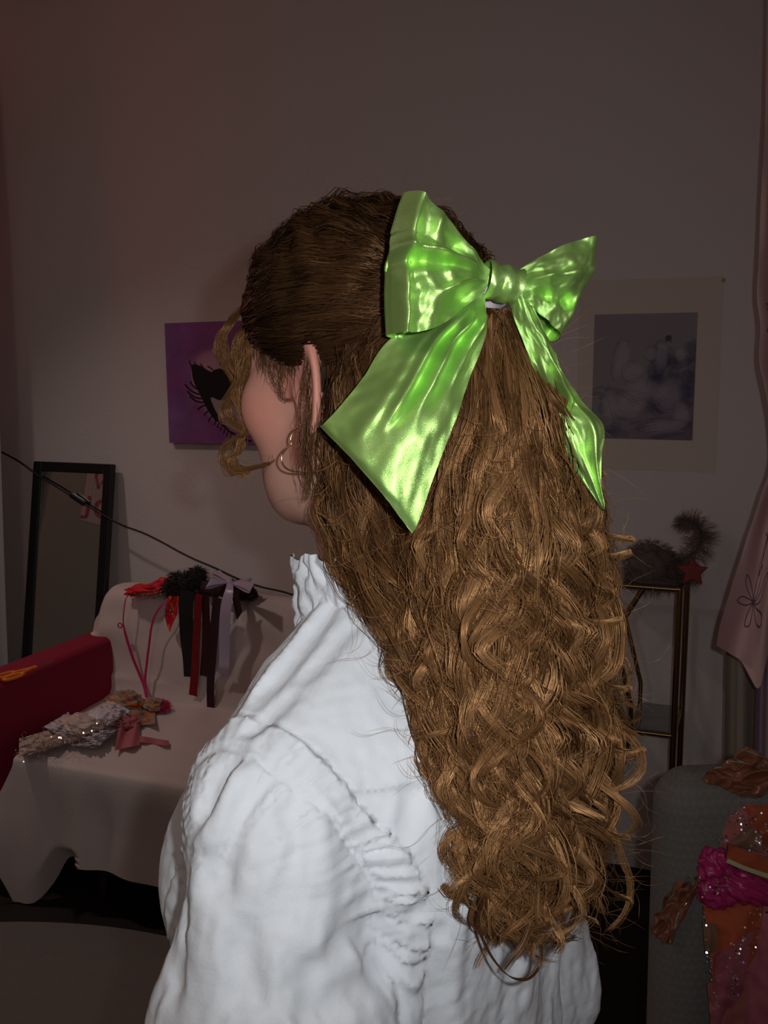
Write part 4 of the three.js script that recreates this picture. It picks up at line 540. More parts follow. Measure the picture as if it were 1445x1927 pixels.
{
  const toWorld = (g) => { const m = new THREE.Matrix4().makeBasis(HFw, HL, UPW).setPosition(HC); return g.applyMatrix4(m); };
  const head = toWorld(nets(headF, [-0.125, -0.11, -0.17], [0.14, 0.11, 0.14], 0.003));
  // body below the neck: x = her left, y = up, z = back
  const bodyF = (x, y, z) => {
    const s = Math.abs(x); let d = cap(x, y, z, 0, 0.03, 0, 0.052, 0, -0.06, 0.0, 0.06);
    d = smin(d, cap(s, y, z, 0.02, -0.05, 0.0, 0.045, 0.15, -0.12, -0.005, 0.045), 0.04);
    d = smin(d, ell(x, y, z, 0, -0.22, 0.0, 0.135, 0.2, 0.09), 0.05); d = smin(d, ell(x, y, z, 0, -0.52, 0.0, 0.15, 0.17, 0.10), 0.08); d = smin(d, ell(x, y, z, 0, -0.37, 0, 0.11, 0.2, 0.08), 0.05);
    d = smin(d, cap(s, y, z, 0.165, -0.12, 0, 0.04, 0.2, -0.41, 0.025, 0.036), 0.03); d = smin(d, cap(s, y, z, 0.2, -0.41, 0.025, 0.036, 0.2, -0.62, -0.06, 0.024), 0.015);
    d = smin(d, cap(s, y, z, 0.085, -0.55, 0, 0.08, 0.085, -0.9, -0.01, 0.052), 0.04); d = smin(d, cap(s, y, z, 0.085, -0.9, -0.01, 0.052, 0.085, -1.27, 0.015, 0.034), 0.03);
    d = smin(d, cap(s, y, z, 0.085, -1.292, 0.02, 0.028, 0.092, -1.3, -0.15, 0.022), 0.03);
    return d;
  };
  const floorY = -NB.y, bm = new THREE.Matrix4().makeBasis(BL, UPW, BB).setPosition(NB), toB = (g) => { if (BL.clone().cross(UPW).dot(BB) < 0) { const a = g.index.array; for (let i = 0; i < a.length; i += 3) { const t = a[i]; a[i] = a[i + 1]; a[i + 1] = t; } } return g.applyMatrix4(bm); };
  const sole = (x, y, z) => smax(bodyF(x, y, z), floorY + 0.015 - y, 0.006);
  const body = toB(nets(sole, [-0.28, floorY - 0.01, -0.2], [0.28, 0.08, 0.15], 0.0085));
  const hand = (sx) => { const f = (x, y, z) => { let d = ell(x, y, z, 0, -0.045, 0, 0.014, 0.046, 0.036); d = smin(d, cap(x, y, z, 0, 0.02, 0, 0.022, 0, -0.02, 0, 0.02), 0.02); const L4 = [0.066, 0.076, 0.07, 0.054]; for (let k = 0; k < 4; k++) { const zz = -0.027 + k * 0.018, l = L4[k]; const g = Math.min(cap(x, y, z, 0, -0.075, zz, 0.0085, -0.008, -0.085 - l * 0.45, zz * 1.05, 0.0078), cap(x, y, z, -0.008, -0.085 - l * 0.45, zz * 1.05, 0.0078, -0.026, -0.085 - l, zz * 1.05, 0.0066)); d = smin(d, g, 0.004); } d = smin(d, smin(cap(x, y, z, -0.004, -0.02, -0.022, 0.012, -0.012, -0.055, -0.046, 0.0095), cap(x, y, z, -0.012, -0.055, -0.046, 0.0095, -0.02, -0.085, -0.05, 0.0075), 0.004), 0.008); return d; };
    const g = nets(f, [-0.05, -0.18, -0.07], [0.04, 0.05, 0.05], 0.003); if (sx < 0) { g.scale(-1, 1, 1); const a = g.index.array; for (let i = 0; i < a.length; i += 3) { const t = a[i]; a[i] = a[i + 1]; a[i + 1] = t; } const n = g.attributes.normal.array; for (let i = 0; i < n.length; i += 3) n[i] *= 1; } g.rotateX(0.35); g.translate(0.2 * sx, -0.635, -0.066); return toB(g); };
  const g = mergeGeometries([head, body, hand(1), hand(-1)]);
  // skin colour, flushed at cheek and ear; scalp under the hair takes the hair's brown
  const p = g.attributes.position, col = new Float32Array(p.count * 3), q = V();
  for (let i = 0; i < p.count; i++) {
    q.fromBufferAttribute(p, i); const [f, l, u] = toHead(q); let c = [0.62, 0.34, 0.26];
    const flush = Math.exp(-(((f - 0.05) / 0.035) ** 2 + ((u + 0.02) / 0.035) ** 2)) * 0.6 + (Math.abs(l) > 0.066 && f < 0.02 ? 0.5 : 0); c = [c[0], lerp(c[1], 0.19, flush), lerp(c[2], 0.14, flush)];
    const k = 0.012 * n3(q.x * 60, q.y * 60, q.z * 60); c = c.map((x) => x * (1 + k * 3));
    const az = Math.atan2(Math.abs(l), f), hl = tab([[0, 0.07], [0.9, 0.052], [1.3, 0.028], [1.6, 0.034], [1.75, 0.03], [1.95, -0.02], [2.3, -0.075], [3.2, -0.09]], az);
    if (u > hl + 0.003 * n3(q.x * 200, q.y * 200, 1) && u > -0.1 && !(Math.abs(l) > 0.076 && f > -0.045 && f < 0.02 && u < 0.045)) c = [0.03, 0.016, 0.008];
    col.set(c, i * 3);
  }
  g.setAttribute('color', new THREE.BufferAttribute(col, 3)); g.deleteAttribute('uv');
  wpart('body', g, std(L(1, 1, 1), 0.55, { vertexColors: true, specularIntensity: 0.6, sheen: 0.15, sheenColor: L(0.6, 0.3, 0.25) }), person);
  // plain dark trousers below the shirt
  const tr = (x, y, z) => { const s = Math.abs(x); let d = ell(x, y, z, 0, -0.56, 0.0, 0.16, 0.16, 0.112); d = smin(d, cap(s, y, z, 0.086, -0.6, 0, 0.09, 0.088, -1.24, 0.01, 0.075), 0.03); return smax(smax(d, y + 0.46, 0.01), -1.24 - y, 0.008); };
  wpart('trousers', toB(nets(tr, [-0.25, -1.28, -0.16], [0.25, -0.42, 0.16], 0.01)), std(L(0.03, 0.03, 0.04), 0.9), person);
}

// ---------------------------------------------------------------- shirt: x = her left, y = up, z = back
const SEAM = (y, z) => 0.146 + 0.05 * clamp(-0.1 - y, -0.05, 0.12) + 0.06 * Math.max(0, z - 0.05);
const HW = [[-0.8, 0.2], [-0.62, 0.195], [-0.45, 0.182], [-0.3, 0.172], [-0.16, 0.158], [-0.06, 0.14], [0.1, 0.12]], DP = [[-0.8, 0.145], [-0.62, 0.14], [-0.42, 0.132], [-0.28, 0.122], [-0.16, 0.108], [-0.08, 0.085], [0, 0.06], [0.1, 0.05]];
function shirtBase(x, y, z) {
  const s = Math.abs(x), hw = tab(HW, y), dp = tab(DP, y), k = len(x / hw, z / dp), col = (k - 1) * Math.min(hw, dp) * 0.9;
  let d = smax(col, y + 0.05, 0.07);
  d = smin(d, cap(s, y, z, 0.01, -0.03, 0.004, 0.062, 0.148, -0.112, -0.004, 0.053), 0.045);
  d = smin(d, ell(s, y, z, 0.075, -0.2, -0.085, 0.07, 0.075, 0.055), 0.05);
  d = smin(d, ell(s, y, z, 0.07, -0.17, 0.07, 0.07, 0.10, 0.045), 0.05);
  let sl = cap(s, y, z, 0.160, -0.120, 0.006, 0.052, 0.184, -0.26, 0.024, 0.072);
  sl = smin(sl, cap(s, y, z, 0.185, -0.26, 0.02, 0.074, 0.202, -0.43, 0.025, 0.072), 0.02); sl = smin(sl, cap(s, y, z, 0.2, -0.43, 0.025, 0.07, 0.2, -0.61, -0.055, 0.04), 0.03);
  d = smin(d, sl, 0.018);
  d = smax(d, -0.66 - y, 0.01);
  return smax(d, 0.052 - len(x, z + 0.005) - Math.max(0, -0.02 - y) * 3, 0.006);
}
// seam and creases are laid as lines on the shirt's surface
const onShirt = (px, py) => toBody(at(px, py, shirtDepth(px, py)));
let SEAMT = null, YOKE = -0.128; const CREASES = [];
const seamAngle = (y, z) => Math.atan2(z, y + 0.13);
function crease(pts, amp, w) { const q = pts.map(([x, y]) => onShirt(x, y)).map(([a, b, y]) => [a, y, b]); const lo = [9, 9, 9], hi = [-9, -9, -9]; for (const p of q) for (let k = 0; k < 3; k++) { lo[k] = Math.min(lo[k], p[k] - 3 * w); hi[k] = Math.max(hi[k], p[k] + 3 * w); } let tot = 0; const cum = [0]; for (let k = 1; k < q.length; k++) cum.push(tot += len(q[k][0] - q[k - 1][0], q[k][1] - q[k - 1][1], q[k][2] - q[k - 1][2])); CREASES.push({ q, amp, w, lo, hi, cum, tot }); }
function creases(x, y, z) {
  let h = 0;
  for (const c of CREASES) {
    if (x < c.lo[0] || x > c.hi[0] || y < c.lo[1] || y > c.hi[1] || z < c.lo[2] || z > c.hi[2]) continue;
    let best = 9, bt = 0; for (let k = 0; k < c.q.length - 1; k++) { const a = c.q[k], b = c.q[k + 1], dx = b[0] - a[0], dy = b[1] - a[1], dz = b[2] - a[2], l2 = dx * dx + dy * dy + dz * dz, t = clamp(((x - a[0]) * dx + (y - a[1]) * dy + (z - a[2]) * dz) / l2, 0, 1), d = len(x - a[0] - dx * t, y - a[1] - dy * t, z - a[2] - dz * t); if (d < best) { best = d; bt = (c.cum[k] + Math.sqrt(l2) * t) / c.tot; } }
    const fade = Math.min(1, Math.min(bt, 1 - bt) * 4 + 0.15); h += c.amp * fade * Math.exp(-((best / c.w) ** 2));
  }
  return h;
}
function shirtFolds(x, y, z) {
  const s = Math.abs(x), L1 = seamAngle(y, z), sm = SEAMT ? stab(SEAMT, clamp(L1, -2.4, 2.9)) : 0.15, e = s - sm; let h = 0;
  const inSleeve = sst(0.0, 0.01, e), seamK = sst(-0.34, -0.30, y);
  // raised band with gathers along the armhole
  const band = sst(-0.0215, -0.0195, e) * sst(0.001, -0.001, e) * seamK, rip = n2(L1 * 5, 1);
  h += band * (0.0020 + (0.0005 + 0.0011 * sst(0.9, 1.6, L1)) * Math.sin(L1 * 58 + 2.5 * rip));
  h -= 0.0022 * Math.exp(-((e / 0.0015) ** 2)) * seamK; h -= 0.0010 * Math.exp(-(((e + 0.0215) / 0.0013) ** 2)) * seamK;
  // gathers falling from the seam into the sleeve, then soft long folds
  const near = Math.exp(-Math.max(0, e) / 0.022) * seamK;
  h += inSleeve * near * 0.0016 * Math.sin(L1 * 30 + 3 * n2(L1 * 4, 8)) + inSleeve * 0.003 * sst(0, 0.03, e);
  const away = inSleeve * sst(0.0, 0.05, e + 0.3 * Math.max(0, -0.14 - y));
  h += away * (0.0055 * n3(x * 15, y * 4.5, z * 19) + 0.0022 * n3(x * 34 + 5, y * 9, z * 40) + 0.001 * n3(x * 60, y * 34, z * 70));
  const torso = 1 - sst(-0.022, -0.004, e), back = sst(0.0, 0.03, z);
  const u = y - YOKE; h += torso * back * 0.0016 * sst(-0.0008, 0.0008, u); h -= torso * back * 0.0012 * Math.exp(-((u / 0.0013) ** 2));
  const dn = sst(0.0, -0.03, u); h += torso * back * dn * (0.0045 * n3(x * 16, y * 3.2, z * 12) + 0.002 * n3(x * 34, y * 9, z * 30));
  const fr = sst(0.0, -0.03, z); h += torso * fr * 0.004 * n3(x * 12, y * 8, z * 14);
  return h + 1.45 * creases(x, y, z) + 0.0005 * n3(x * 70, y * 70, z * 70);
}
const shirtF = (x, y, z) => { const d = shirtBase(x, y, z); return Math.abs(d) > 0.03 ? d : d - shirtFolds(x, y, z); };
// distance along the line of sight to the shirt
function shirtDepth(px, py) { const r = ray(px, py), n = r.length(); let d = 0.42; for (let k = 0; k < 40; k++) { const [a, b, y] = toBody(EYE.clone().addScaledVector(r, d)); const s = shirtBase(a, y, b); if (s < 0.001) return d; d += s * 0.75 / n; if (d > 1) break; } return 2; }
{
  const T = [[440, 1400], [505, 1436], [575, 1490], [640, 1562], [700, 1642], [738, 1715], [752, 1770]].map(([x, y]) => onShirt(x, y)).map(([a, b, y]) => [seamAngle(y, b), a]); T.sort((p, q) => p[0] - q[0]);
  SEAMT = [[-2.5, T[0][1] - 0.012], [T[0][0] - 0.7, T[0][1]], ...T, [3, T[T.length - 1][1]]]; YOKE = onShirt(745, 1488)[2];
  const D = (p, a, w) => crease(p, a, w);
  // over the front of the shoulder
  D([[648, 1226], [575, 1255], [525, 1304], [470, 1375]], -0.0015, 0.0022);
  D([[640, 1115], [590, 1190], [530, 1270], [470, 1340]], -0.006, 0.006); D([[612, 1130], [545, 1225], [480, 1305], [430, 1372]], 0.005, 0.006); D([[600, 1160], [525, 1260], [450, 1345]], -0.005, 0.005); D([[690, 1150], [625, 1215], [560, 1290]], -0.004, 0.006); D([[560, 1290], [505, 1345], [455, 1392]], -0.005, 0.006);
  // sleeve
  D([[444, 1417], [405, 1480], [378, 1550]], -0.008, 0.007); D([[470, 1430], [430, 1510], [395, 1620]], 0.005, 0.009); D([[496, 1452], [452, 1526], [422, 1619], [405, 1720]], -0.005, 0.009); D([[545, 1476], [560, 1570], [555, 1668], [530, 1760]], -0.005, 0.011); D([[580, 1505], [600, 1600], [600, 1690]], 0.004, 0.012);
  D([[471, 1717], [457, 1815], [442, 1914]], -0.005, 0.008); D([[437, 1766], [471, 1840], [490, 1915]], -0.004, 0.007); D([[360, 1680], [350, 1780], [325, 1900]], -0.005, 0.01); D([[310, 1790], [330, 1850], [320, 1920]], 0.004, 0.008);
  // the pocket of cloth under the armhole
  D([[680, 1700], [655, 1767], [619, 1816], [545, 1868]], -0.008, 0.012); D([[744, 1790], [715, 1838], [660, 1872], [600, 1905], [560, 1940]], -0.011, 0.010); D([[705, 1720], [705, 1770], [680, 1810]], -0.007, 0.022); D([[735, 1830], [690, 1870], [640, 1905]], 0.006, 0.012);
  // back panel
  D([[796, 1442], [830, 1472], [845, 1570], [850, 1717]], -0.005, 0.006); D([[815, 1450], [850, 1500], [870, 1600]], 0.004, 0.008); D([[781, 1472], [771, 1545], [760, 1600]], -0.004, 0.007); D([[765, 1745], [790, 1722], [815, 1706]], -0.006, 0.006); D([[768, 1775], [800, 1770], [850, 1760]], -0.005, 0.007); D([[775, 1800], [830, 1840], [838, 1900]], -0.004, 0.009); D([[900, 1700], [890, 1800], [880, 1920]], -0.005, 0.011); D([[980, 1780], [990, 1850], [985, 1920]], 0.004, 0.010);
}
const shirtMat = std(L(0.79, 0.81, 0.85), 0.88, { bumpMap: rep(texCloth, 14, 14), bumpScale: 0.0005, sheen: 0.2, sheenColor: L(0.5, 0.5, 0.55) });
const bodyM = new THREE.Matrix4().makeBasis(BL, UPW, BB).setPosition(NB), MIRROR = BL.clone().cross(UPW).dot(BB) < 0;
const flip = (g) => { if (MIRROR) { const a = g.index.array; for (let i = 0; i < a.length; i += 3) { const t = a[i]; a[i] = a[i + 1]; a[i + 1] = t; } } return g; };
{
  const g = nets(shirtF, [-0.3, -0.68, -0.19], [0.3, 0.06, 0.2], 0.0033, 1.7), p = g.attributes.position, uv = new Float32Array(p.count * 2);
  for (let i = 0; i < p.count; i++) { uv[i * 2] = (Math.atan2(p.getZ(i), p.getX(i)) * 0.16); uv[i * 2 + 1] = p.getY(i); }
  g.setAttribute('uv', new THREE.BufferAttribute(uv, 2)); flip(g).applyMatrix4(bodyM);
  const shirt = wpart('shirt', g, shirtMat, person, 'white cotton shirt with gathered armhole band');
  // crinkled stand collar, open at the throat, with a button below it
  const col = sheet((a, v) => { const an = lerp(-2.45, 2.45, a), r = 0.061 + 0.008 * v + 0.0035 * n2(a * 18, v * 3) + 0.002 * n2(a * 40, v * 6); return bodyP(Math.sin(an) * r, Math.cos(an) * r * 1.02 - 0.006, lerp(-0.03, 0.05 + 0.004 * n2(a * 14, 2), v) - 0.02 * (1 - Math.cos(an)) * 0.5); }, 200, 16, 0.0016, 1, 0.2);
  const w = (n, ge, m) => { const o = part(n, ge, m, shirt); shirt.updateMatrixWorld(true); o.geometry.applyMatrix4(shirt.matrixWorld.clone().invert()); return o; };
  w('collar', col, shirtMat);
  w('placket', ribbon([-0.0, -0.05, -0.1, -0.16, -0.24, -0.34, -0.44].map((y) => { let z = -0.25; for (let k = 0; k < 60; k++) z += shirtF(0.02, y, z) * 0.5; return bodyP(0.02, z - 0.002, y); }), BL, 0.03, 0.003, 8, 60, 0.1), shirtMat);
  const bp = at(598, 1143, depthOf(bodyP(0.06, -0.06, 0)) - 0.012); w('button', new THREE.CylinderGeometry(0.0052, 0.0052, 0.002, 20).applyQuaternion(new THREE.Quaternion().setFromUnitVectors(UPW, V(-0.5, 0.2, 0.85).normalize())).translate(bp.x, bp.y, bp.z), std(L(0.5, 0.46, 0.36), 0.35));
}
// ---------------------------------------------------------------- hair
const hairMat = std(L(1, 1, 1), 0.4, { vertexColors: true, metalness: 0.4, specularIntensity: 0.6, specularColor: L(1, 0.8, 0.55) });
const KNOT = at(918, 548, 0.648), HH = at(688, 612, 0.74), hrng = rngOf(2024);
const shellR = (f, l, u) => 1 / len(f / 0.113, l / 0.091, u / 0.087);
const shell = (dir, k = 1) => HH.clone().addScaledVector(HFw, dir.x * shellR(dir.x, dir.y, dir.z) * k).addScaledVector(HL, dir.y * shellR(dir.x, dir.y, dir.z) * k).addScaledVector(UPW, dir.z * shellR(dir.x, dir.y, dir.z) * k);
const slerp = (a, b, t) => { const w = Math.acos(clamp(a.dot(b), -1, 1)); if (w < 1e-4) return a.clone(); return a.clone().multiplyScalar(Math.sin((1 - t) * w) / Math.sin(w)).addScaledVector(b, Math.sin(t * w) / Math.sin(w)); };
const kd = KNOT.clone().sub(HH), KDIR = V(kd.dot(HFw), kd.dot(HL), kd.y).normalize();
const hairline = (az) => tab([[0, 0.16], [0.7, 0.05], [1.1, -0.16], [1.45, -0.34], [1.7, -0.42], [2.2, -0.36], [3.2, -0.3]], Math.abs(az));
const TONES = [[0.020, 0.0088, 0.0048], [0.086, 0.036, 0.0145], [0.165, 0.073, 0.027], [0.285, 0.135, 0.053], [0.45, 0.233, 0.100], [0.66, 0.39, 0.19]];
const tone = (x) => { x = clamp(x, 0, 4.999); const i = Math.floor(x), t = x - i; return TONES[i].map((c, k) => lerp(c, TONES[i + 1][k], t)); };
{ // brushed back from the hairline to the bow
  const S = new Hairs(3900 * 38 * 2);
  for (let k = 0; k < 3800; k++) {
    const front = hrng() < 0.6, az = (hrng() * 2 - 1) * (hrng() < 0.75 ? 1.7 : 2.6) + 0.25, a0 = clamp(az, -2.9, 2.9), hl = hairline(a0) + gauss(hrng) * 0.025, el = front ? hl + Math.abs(gauss(hrng)) * 0.08 : hl + hrng() * (1.45 - hl);
    const dir = V(Math.cos(a0) * Math.cos(el), Math.sin(a0) * Math.cos(el), Math.sin(el)), id = Math.round(a0 * 9) * 7.3 + Math.round(el * 7) * 3.1, lock = n2(id, 1), lock2 = n2(id * 1.7, 9), end = KDIR.clone().add(V(gauss(hrng), gauss(hrng), gauss(hrng)).multiplyScalar(0.05)).normalize();
    const off = (hrng() - 0.5) * 0.02, pts = [], ph = hrng() * 6, lift0 = front ? 0.012 : 0.02, stray = hrng() < 0.05 ? 3 : 1, m = 38;
    for (let j = 0; j < m; j++) {
      const t = j / (m - 1), d = slerp(dir, end, t), sw = Math.sin(t * 3.14);
      d.z -= 0.07 * sw * (0.6 + lock) * (Math.abs(a0) > 0.9 ? 1 : 0.3); d.y += 0.05 * lock2 * sw; d.normalize();
      const bump = n3(d.x * 3.4 + 2, d.y * 3.4, d.z * 3.4) * 0.06 * sst(-0.1, 0.5, d.z) + n3(d.x * 3.2, d.y * 3.2, d.z * 3.2 + lock * 1.5) * 0.03;
      const h = (0.915 + lift0 * 3 * sw + 0.045 * sst(0.1, 0.9, d.z) * sw + 0.03 * lock * sw + bump * sw + off + 0.006 * n2(k * 0.37, t * 3)) * (j === 0 && front ? 0.95 : 1);
      pts.push(shell(d, lerp(h, 1.0, sst(0.75, 1, t))).add(V(0, 0.0010 * stray * Math.sin(t * 9 + ph + lock * 4) + 0.003 * Math.sin(t * 7 + lock * 9) * sw, 0.0010 * stray * Math.sin(t * 13 + ph))));
    }
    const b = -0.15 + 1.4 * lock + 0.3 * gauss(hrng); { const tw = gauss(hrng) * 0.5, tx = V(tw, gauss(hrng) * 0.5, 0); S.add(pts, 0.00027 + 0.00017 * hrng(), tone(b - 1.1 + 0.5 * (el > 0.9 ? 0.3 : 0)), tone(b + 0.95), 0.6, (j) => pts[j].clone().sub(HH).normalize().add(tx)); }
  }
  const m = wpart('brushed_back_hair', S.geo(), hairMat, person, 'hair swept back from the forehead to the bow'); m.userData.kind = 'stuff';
}
// the mass of long hair in the picture's outline: left and right edge per height
const HLE = [[560, 905], [600, 880], [650, 650], [700, 630], [800, 624], [900, 618], [960, 622], [1020, 638], [1080, 662], [1130, 686], [1180, 716], [1230, 752], [1280, 772], [1340, 778], [1400, 792], [1460, 815], [1520, 842], [1600, 872], [1700, 884], [1760, 905], [1840, 950], [1900, 975]];
const HRE = [[560, 950], [600, 985], [650, 1020], [700, 1045], [760, 1072], [830, 1100], [900, 1125], [1000, 1152], [1100, 1168], [1200, 1168], [1300, 1160], [1400, 1172], [1500, 1160], [1600, 1168], [1700, 1150], [1760, 1112], [1840, 1050], [1900, 1030]];
const PLE = [[560, 905], [620, 892], [700, 876], [780, 852], [860, 830], [940, 806], [1000, 790], [1100, 775], [1250, 790], [1400, 815], [1520, 850], [1700, 890], [1840, 960], [1900, 985]];
const CRE = [[640, 720], [760, 735], [860, 760], [960, 800], [1060, 830], [1200, 900], [1400, 960], [1600, 1000], [1900, 1010]];
const sdCache = new Map();
const sDepth = (x, y) => { const k = Math.round(x / 14) * 1000 + Math.round(y / 14); if (!sdCache.has(k)) sdCache.set(k, shirtDepth(Math.round(x / 14) * 14, Math.round(y / 14) * 14)); return sdCache.get(k); };
// how far from the eye the hair's front lies at a height y, for s across from the left edge (0) to the right (1)
function planDepth(x, y) {
  const base = tab([[560, 0.648], [700, 0.652], [850, 0.645], [1000, 0.64], [1200, 0.632], [1500, 0.635], [1900, 0.64]], y), left = sst(880, 620, x) * tab([[600, 0.026], [900, 0.036], [1050, 0.024], [1200, 0.0], [1900, -0.015]], y), right = sst(960, 1180, x) * 0.05;
  return base + left + right - 0.03 * Math.exp(-(((x - 960) / 130) ** 2)) * sst(600, 800, y);
}
function headDepth(px, py) { const r = ray(px, py), n = r.length(); let d = 0.5; for (let k = 0; k < 40; k++) { const [f, l, u] = toHead(EYE.clone().addScaledVector(r, d)), s = headF(f, l, u); if (s < 0.001) return d; d += s * 0.8 / n; if (d > 1) break; } return 2; }
const hdCache = new Map();
const hDepth = (x, y) => { if (y > 1080 || x > 1000) return 2; const k = Math.round(x / 10) * 1000 + Math.round(y / 10); if (!hdCache.has(k)) hdCache.set(k, headDepth(Math.round(x / 10) * 10, Math.round(y / 10) * 10)); return hdCache.get(k); };
function hairDepth(x, y, lay) { const h = hDepth(x, y); return Math.min(Math.min(planDepth(x, y), sDepth(x, y) - 0.012) + lay, h - 0.004 - 0.014 * Math.max(0, 1 - lay / 0.04)); }
const longS = new Hairs(2000000), nL = 200;
function lockOf(o) {
  const R = hrng, m = o.m, ctr = [];
  const tau = (j) => 1 - Math.pow(1 - j / (m - 1), 1.3);
  for (let j = 0; j < m; j++) { const t = tau(j), y = lerp(o.y0, o.y1, t), l = tab(o.le, y), r = tab(o.re, y) - 22; let x = lerp(l, r, o.s) + 20 * n2(o.seed, y / 130) + 7 * n2(o.seed + 9, y / 55); if (o.flip) x += o.flip * 34 * Math.pow(sst(0.72, 1, t), 1.6); ctr.push(at(x, y, hairDepth(x, y, o.root ? lerp(0.046, o.lay, sst(0.02, 0.3, t)) : o.lay * Math.min(1, t * 4 + 0.3)))); }
  for (let it = 0; it < 6; it++) for (let j = 1; j < m - 1; j++) ctr[j].lerp(ctr[j - 1].clone().add(ctr[j + 1]).multiplyScalar(0.5), 0.5);
  if (o.start) { const n = Math.round(m * 0.16); for (let j = 0; j < n; j++) ctr[j].lerp(o.start, Math.pow(1 - j / n, 2)); }
  const crv = ctr.map((p, j) => { const t = tau(j), r = o.r * sst(0.05, 0.5, t) * (1 + 0.9 * t * t), a = o.ph + o.hand * 6.283 * (t + 0.25 * t * t) * o.len / o.lam + 1.6 * n2(o.seed, t * 2.4); return [p.clone().add(V(Math.cos(a) * r, Math.sin(a * 0.5) * r * 0.35, Math.sin(a + o.dp) * r * 0.7)), a]; });
  for (let k = 0; k < o.n; k++) {
    const ox = gauss(R) * o.w, od = gauss(R) * o.w * 0.3, sd = R() * 100, stray = R() < 0.14 ? 5 : 1, cut = R() < 0.45 ? 0.78 + 0.22 * R() : 1, pts = [], mm = Math.max(8, Math.round(m * cut)), lag = (R() - 0.5) * 2.4, jx = gauss(R) * 0.45, jy = gauss(R) * 0.3;
    for (let j = 0; j < mm; j++) { const t = j / (m - 1), jj = clamp(j + lag * t, 0, m - 1.001), j0 = Math.floor(jj), f = jj - j0, A = crv[j0], B = crv[Math.min(m - 1, j0 + 1)], a = A[1], g = lerp(0.75, 1, sst(0, 0.25, t)) * lerp(1, 0.5, sst(0.65, 1, t)) * (1 + 0.5 * n2(sd + 7, t * 3)), ca = Math.cos(a + 1.57), sa = Math.sin(a + 1.57), fz = 0.0007 * stray * (0.2 + t); pts.push(V(lerp(A[0].x, B[0].x, f), lerp(A[0].y, B[0].y, f), lerp(A[0].z, B[0].z, f)).add(V(ox * g * (0.55 + 0.45 * Math.abs(ca)) + fz * n2(sd, t * 8), fz * n2(sd + 40, t * 8), ox * g * sa * 0.6 + od * g + fz * n2(sd + 80, t * 8)))); }
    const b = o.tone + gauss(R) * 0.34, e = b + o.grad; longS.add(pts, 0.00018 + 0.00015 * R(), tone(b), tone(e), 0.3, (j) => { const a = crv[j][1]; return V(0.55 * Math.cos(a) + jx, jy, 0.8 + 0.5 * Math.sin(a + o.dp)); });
  }
}
const wave = (s, deep) => 5 * n2(s * 3.6, deep * 2.5) + gauss(hrng) * 1.5, turn = (s) => (n2(s * 2.6 + 4, 3) > -0.05 ? 1 : -1);
for (let k = 0; k < nL; k++) {   // from the bow's knot downwards
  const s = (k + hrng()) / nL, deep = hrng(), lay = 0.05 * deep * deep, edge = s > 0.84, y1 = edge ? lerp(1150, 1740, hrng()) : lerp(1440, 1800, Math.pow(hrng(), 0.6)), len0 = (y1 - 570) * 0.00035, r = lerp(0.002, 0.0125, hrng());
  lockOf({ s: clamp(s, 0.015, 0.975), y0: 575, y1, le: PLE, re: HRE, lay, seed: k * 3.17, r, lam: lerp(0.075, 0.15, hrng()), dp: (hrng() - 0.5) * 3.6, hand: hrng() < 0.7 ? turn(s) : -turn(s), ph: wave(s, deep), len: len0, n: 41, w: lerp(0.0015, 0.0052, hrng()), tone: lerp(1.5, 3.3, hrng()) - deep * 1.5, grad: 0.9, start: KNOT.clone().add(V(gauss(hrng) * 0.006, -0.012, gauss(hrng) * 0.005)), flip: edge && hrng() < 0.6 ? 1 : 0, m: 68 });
}
for (let k = 0; k < 105; k++) {  // from behind the ear and the nape, under the bow
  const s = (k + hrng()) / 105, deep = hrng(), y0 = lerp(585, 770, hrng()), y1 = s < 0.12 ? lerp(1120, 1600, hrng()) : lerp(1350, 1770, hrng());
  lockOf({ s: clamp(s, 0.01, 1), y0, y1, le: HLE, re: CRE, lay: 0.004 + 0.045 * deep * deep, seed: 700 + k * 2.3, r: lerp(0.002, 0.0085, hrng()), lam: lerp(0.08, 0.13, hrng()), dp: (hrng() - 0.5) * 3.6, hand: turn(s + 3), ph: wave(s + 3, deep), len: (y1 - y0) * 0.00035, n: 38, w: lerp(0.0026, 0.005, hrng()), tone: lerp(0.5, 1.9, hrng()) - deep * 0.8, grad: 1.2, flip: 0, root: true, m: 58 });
}
{ // loose curls sticking out along the right edge and at the ends
  const C = [[1120, 1000, 1195, 1040], [1130, 1060, 1188, 1062], [1090, 1190, 1172, 1188], [1130, 1290, 1190, 1320], [1140, 1400, 1200, 1440], [1150, 1440, 1215, 1435], [1130, 1560, 1185, 1600], [1120, 1640, 1190, 1720], [1080, 1690, 1125, 1760], [1020, 1740, 1060, 1800], [900, 1690, 900, 1740], [960, 1740, 925, 1790], [1125, 880, 1140, 915]];
  for (const [x0, y0, x1, y1] of C) for (let k = 0; k < 44; k++) { const o = gauss(hrng) * 5, d0 = hairDepth(x0, y0, 0.004), pts = [], b = 2.2 + gauss(hrng) * 0.5, lift = 24 + 8 * hrng(); for (let j = 0; j < 36; j++) { const t = j / 35, x = lerp(x0 - 40, x1, t) + o * (1 - t * 0.6), y = lerp(y0 - 60, y1, t) + lift * Math.sin(t * 4.2) * t + o * (1 - t * 0.5); pts.push(at(x, y, d0 - 0.004 * Math.sin(t * 5) + 0.01 * t * (o / 5))); } longS.add(pts, 0.00024, tone(b), tone(b + 1.2), 0.3, V(0.3 * o, 0.2, 1)); }
}
